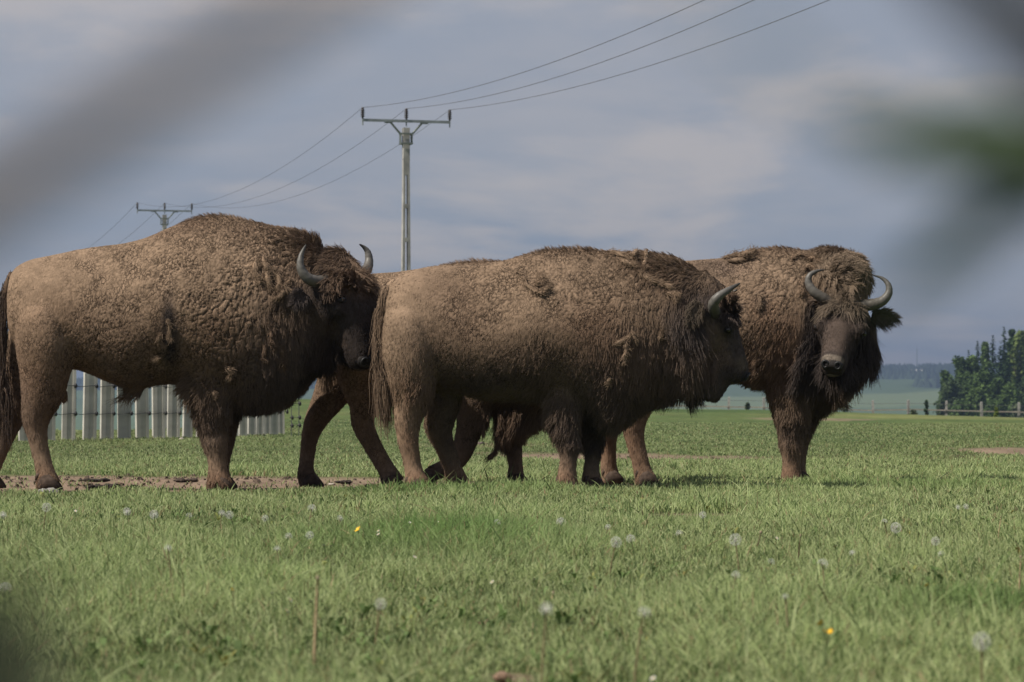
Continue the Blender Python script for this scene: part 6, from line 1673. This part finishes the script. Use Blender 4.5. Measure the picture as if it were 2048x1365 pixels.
straw_tuft(340, 1180, 34, 6, 'dry straws left of the dark plantain head')
straw_tuft(1103, 1098, 22, 5, 'straw coloured blades below the flattened dandelion')
straw_tuft(20, 1352, 34, 5, 'dry straws in the lower left corner')
def clod(px, py, w, h, n, mat, name, lab, cat, group, flat=0.5, dd=None):
    d = dd or ground_dist(py + h * 0.3); x = (px - 1024) / F * d; z = float(terrain(np.array([x]), np.array([d]))[0])
    b = MB(); W = w / F * d; H = h / F * d
    for k in range(n):
        q = random.uniform(-1, 1); s_ = random.uniform(0.4, 1.0) * (1 - 0.5 * abs(q))
        c = np.array([q * W * 0.42, random.uniform(-.3, .3) * W * 0.4, 0]); rx, rz = W * (0.9 / n ** 0.8 + 0.03) * s_ + 0.006, max(H * 1.1 * s_ * random.uniform(0.4, 1.1), 0.008)
        prof = []
        for th in np.linspace(0.02, math.pi - 0.6, 6): prof.append((rx * math.sin(th), rz * math.cos(th)))
        v0 = len(b.v); b.lathe(prof[::-1], c, 9)
        for i in range(v0, len(b.v)):
            v = np.array(b.v[i]); j = vvec((v * 60 + k * 9.7)[None], 5)[0]
            b.v[i] = tuple(v + j * np.array([rx, rx, rz]) * 0.45)
    o = b.build(name, mat, None, True, (x, d, z)); tag(o, lab, cat, group)
GD = 'dried dung on the bare earth'
clod(225, 968, 110, 9, 14, M_DUNG, 'dung_pile', 'long dark crumbled dung pile right of the left bison hind hoof', 'dung', GD, dd=20.9)
clod(190, 958, 70, 6, 9, M_DUNG, 'dung_pile', 'thin broken dung strip behind the long dark pile', 'dung', GD, dd=22.8)
clod(372, 957, 58, 7, 7, mat_plain('dung_brown', (0.05, 0.036, 0.028), 0.95, 0.3, 40, 0.8, 0.02), 'dung_pile', 'oblong ridged dung cake left of the left bison forefoot', 'dung', GD, dd=22.6)
clod(690, 960, 44, 6, 6, M_DUNG, 'dung_pile', 'small dung crumbs right of the walking bison far hind foot', 'dung', GD, dd=22.4)
clod(985, 968, 44, 7, 8, M_DUNG, 'dung_pile', 'small dark dung pile left of the walking bison planted forefoot', 'dung', GD, dd=21.4)
clod(955, 886, 44, 5, 7, mat_plain('dung_grey', (0.10, 0.08, 0.07), 0.95, 0.3, 40, 0.8, 0.02), 'dung_pile', 'grey weathered dung patch on the far turf under the middle bison', 'dung', GD, dd=47.0)
GS = 'stones on the ground'
def crumbs():
    r = np.random.default_rng(77); n = 2600
    x = np.concatenate([r.uniform(-7.5, 1.8, 2000), r.uniform(-0.2, 6.5, 600)]); y = np.concatenate([r.uniform(19.0, 25.5, 2000), r.uniform(31, 40, 600)])
    k = r.random(n) < dirt(x, y) * 0.8; x, y = x[k], y[k]; z = terrain(x, y)
    v, f = [], []
    for i in range(len(x)):
        s_ = 0.005 + 0.020 * r.random() ** 4; b0 = len(v)
        for q in np.arange(5) * 1.2566 + r.random() * 6: v.append((x[i] + s_ * 1.5 * math.cos(q) * r.uniform(.6, 1.2), y[i] + s_ * 1.5 * math.sin(q), z[i] - 0.012))
        for q in np.arange(4) * 1.5708 + r.random() * 6: v.append((x[i] + s_ * 0.8 * math.cos(q), y[i] + s_ * 0.8 * math.sin(q), z[i] - 0.005 + s_ * r.uniform(.4, 1.0)))
        f.append((b0 + 5, b0 + 6, b0 + 7, b0 + 8))
        for j in range(5): f.append((b0 + j, b0 + (j + 1) % 5, b0 + 5 + (j + 1) % 4)); f.append((b0 + j, b0 + 5 + (j + 1) % 4, b0 + 5 + j % 4))
    tag(mesh_obj('soil_crumbs', v, f, mat_plain('crumb_soil', (0.085, 0.062, 0.045), 0.95, 0.5, 9.0, 0)), 'crumbs of earth and dung trodden over the bare ground', kind='stuff')
crumbs()
clod(100, 986, 42, 13, 3, mat_plain('grey_stone', (0.22, 0.21, 0.20), 0.9, 0.2, 20, 0.5, 0.01), 'stone', 'grey stone under the near hind hoof of the left bison', 'stone', GS, dd=19.55)
clod(21, 936, 9, 7, 2, M_STONE, 'stone', 'small white stone on the grass at the left border', 'stone', GS, dd=27.5)
clod(112, 938, 16, 8, 2, M_STONE, 'stone', 'pale stone just right of the left bison hind shank', 'stone', GS, dd=27.0)
clod(880, 978, 22, 10, 2, M_STONE, 'stone', 'pale stone between the hind feet of the middle bison', 'stone', GS, dd=20.4)
clod(656, 966, 20, 6, 2, M_STONE, 'stone', 'flat pale stone right of the walking bison far hind foot', 'stone', GS, dd=21.6)
clod(360, 880, 12, 5, 2, M_STONE, 'stone', 'small pale stone at the foot of the palisade', 'stone', GS, dd=52.5)
clod(1020, 1357, 56, 16, 5, M_SOIL, 'soil_clod', 'crumbly brown molehill cut by the lower border', 'soil clod', 'lumps of loose earth', dd=6.15)
clod(655, 1346, 34, 8, 3, M_SOIL, 'soil_clod', 'small lump of earth at the foot of the tallest stalk', 'soil clod', 'lumps of loose earth', dd=6.3)
def dead_leaf(px, py, w, n, lab, mat):
    d = ground_dist(py + 10); x = (px - 1024) / F * d; z = float(terrain(np.array([x]), np.array([d]))[0])
    root = empty('dead_leaf', (x, d, z), lab, 'dead leaf', 'brown dead leaves in the grass')
    W = w / F * d
    for k in range(n):
        q = random.uniform(-.7, .7); b = MB(); rows = 6
        for i in range(rows):
            t = i / (rows - 1); ww = W * 0.32 * math.sin(math.pi * min(0.97, t * 0.9 + 0.06))
            c = np.array([q * W * 0.8 * t, 0.15 * W * math.sin(k * 2 + t * 3), W * (0.15 + 0.9 * t - 0.5 * t * t)])
            b.v += [tuple(c + np.array([-ww, 0.2 * ww, 0.15 * ww])), tuple(c - np.array([0, 0.1 * ww, 0])), tuple(c + np.array([ww, 0.2 * ww, -0.1 * ww]))]
        for i in range(rows - 1):
            for j in (0, 1): b.f.append((i * 3 + j, i * 3 + j + 1, i * 3 + j + 4, i * 3 + j + 3))
        b.build('leaf', mat, root, True)
dead_leaf(487, 1112, 16, 4, 'dark brown curled dead leaf left of the middle grass', M_BROWNLEAF)
dead_leaf(513, 1148, 20, 4, 'paler brown withered leaf below the dark curled one', mat_plain('tan_leaf', (0.17, 0.10, 0.07), 0.9, 0.3, 50, 0.3, 0.003))
dead_leaf(852, 1166, 16, 1, 'yellow green broad leaf lying in the middle grass', mat_plain('yellow_leaf', (0.22, 0.24, 0.06), 0.8, 0.2, 50, 0))

# ------------------------------------------------------------------ twigs of a shrub right before the lens, far out of focus
M_TWIG = mat_plain('shrub_bark', (0.12, 0.10, 0.09), 0.9, 0.25, 90.0, 0.3, 0.001)
M_TWIGD = mat_plain('shrub_bark_dark', (0.045, 0.040, 0.032), 0.9, 0.25, 90.0, 0.3, 0.001)
M_SHRUBLEAF = mat_plain('shrub_leaf', (0.070, 0.100, 0.040), 0.6, 0.25, 60.0, 0.2, 0.001)
_n, _l = M_SHRUBLEAF.node_tree.nodes, M_SHRUBLEAF.node_tree.links
_t = _n.new('ShaderNodeBsdfTranslucent'); _t.inputs['Color'].default_value = (0.085, 0.130, 0.040, 1)
_m = _n.new('ShaderNodeMixShader'); _m.inputs[0].default_value = 0.45
_l.new(_n['Principled BSDF'].outputs[0], _m.inputs[1]); _l.new(_t.outputs[0], _m.inputs[2]); _l.new(_m.outputs[0], _n['Material Output'].inputs['Surface'])
def twig(name, label, root_at, pts, rads, mat, leaves=(), leafmat=None):
    """pts: (px, py, distance); leaves: (px, py, distance, px2, py2, distance2, width m)"""
    w = [np.array(root_at, float)] + [P(*q) for q in pts]
    rads = [rads[0] * 1.3] + list(rads)
    base = w[0]
    root = empty(name, tuple(base), label, 'twig', 'blurred shrub twigs close to the lens')
    p = resample(np.array(w) - base, 6); rr = np.interp(np.linspace(0, 1, len(p)), np.linspace(0, 1, len(rads)), rads)
    b = MB(); b.tube(p, list(rr), 8); b.build('stem', mat, root, True)
    for l in leaves:
        a, c = P(*l[:3]) - base, P(*l[3:6]) - base; ax = c - a; L = np.linalg.norm(ax); ax = ax / L
        sd = np.cross(ax, np.array([0.15, 1.0, 0.25])); sd /= np.linalg.norm(sd); nr = np.cross(ax, sd)
        b = MB(); rows = 9
        for i in range(rows):
            t = i / (rows - 1); ww = l[6] * math.sin(math.pi * min(0.985, 0.03 + 0.95 * t)) ** 0.8 / 2
            cc = a + ax * L * t + nr * 0.10 * L * math.sin(t * 2.6)
            b.v += [tuple(cc - sd * ww + nr * ww * 0.35), tuple(cc), tuple(cc + sd * ww + nr * ww * 0.35)]
        for i in range(rows - 1):
            for j in (0, 1): b.f.append((i * 3 + j, i * 3 + j + 1, i * 3 + j + 4, i * 3 + j + 3))
        b.build('leaf', leafmat or M_SHRUBLEAF, root, True)
twig('shrub_twig', 'blurred grey brown twig slanting across the upper left corner', (-0.42, 0.36, 0.0), [(-900, 1500, .36), (-500, 800, .33), (-150, 490, .31), (180, 270, .30), (500, 70, .29), (800, -120, .285), (1200, -420, .28)], [.0044, .0040, .0036, .0031, .0026, .0020, .0012], M_TWIG)
twig('shrub_twig', 'blurred dark twig crossing the upper right corner', (0.40, 0.46, 0.0), [(2900, 1700, .42), (2560, 900, .36), (2330, 420, .32), (2180, 190, .30), (2040, 40, .29), (1900, -90, .285), (1600, -380, .28)], [.0050, .0048, .0046, .0044, .0040, .0034, .0018], M_TWIGD)
twig('shrub_twig', 'blurred green leafy twig reaching in from the right border', (0.62, 0.66, 0.0), [(2900, 1900, .62), (2600, 1100, .56), (2380, 560, .52), (2200, 390, .50), (2050, 310, .48), (1980, 280, .47)], [.0030, .0026, .0020, .0016, .0012, .0006], M_SHRUBLEAF,
     [(2080, 312, .40, 1610, 215, .37, .0080), (2060, 300, .39, 1700, 285, .37, .0064), (2075, 330, .40, 1740, 610, .38, .0068), (2110, 318, .41, 1985, 300, .38, .0150), (2120, 330, .41, 2000, 365, .38, .0110), (2120, 250, .40, 1850, 205, .38, .0042), (2095, 345, .40, 1850, 520, .38, .0050)])
twig('shrub_twig', 'faint blurred leaf tip hanging from the upper border', tuple(P(1600, -380, .28)), [(1450, -420, .275), (1300, -380, .27), (1330, -150, .265), (1390, 0, .262)], [.0008, .0008, .0006, .0003], M_SHRUBLEAF, [(1390, 0, .262, 1720, 240, .258, .0011)])
twig('shrub_twig', 'blurred grey green leaf rising in the lower left corner', (-0.34, 0.42, 0.0), [(-700, 2100, .40), (-330, 1720, .36), (-120, 1520, .34)], [.0014, .0010, .0006], M_SHRUBLEAF, [(-150, 1560, .34, 110, 1150, .33, .0100), (-60, 1560, .34, 170, 1290, .33, .0080), (-200, 1480, .34, 30, 1130, .33, .0070)], mat_plain('grey_leaf', (0.085, 0.095, 0.065), 0.8, 0.2, 60, 0))
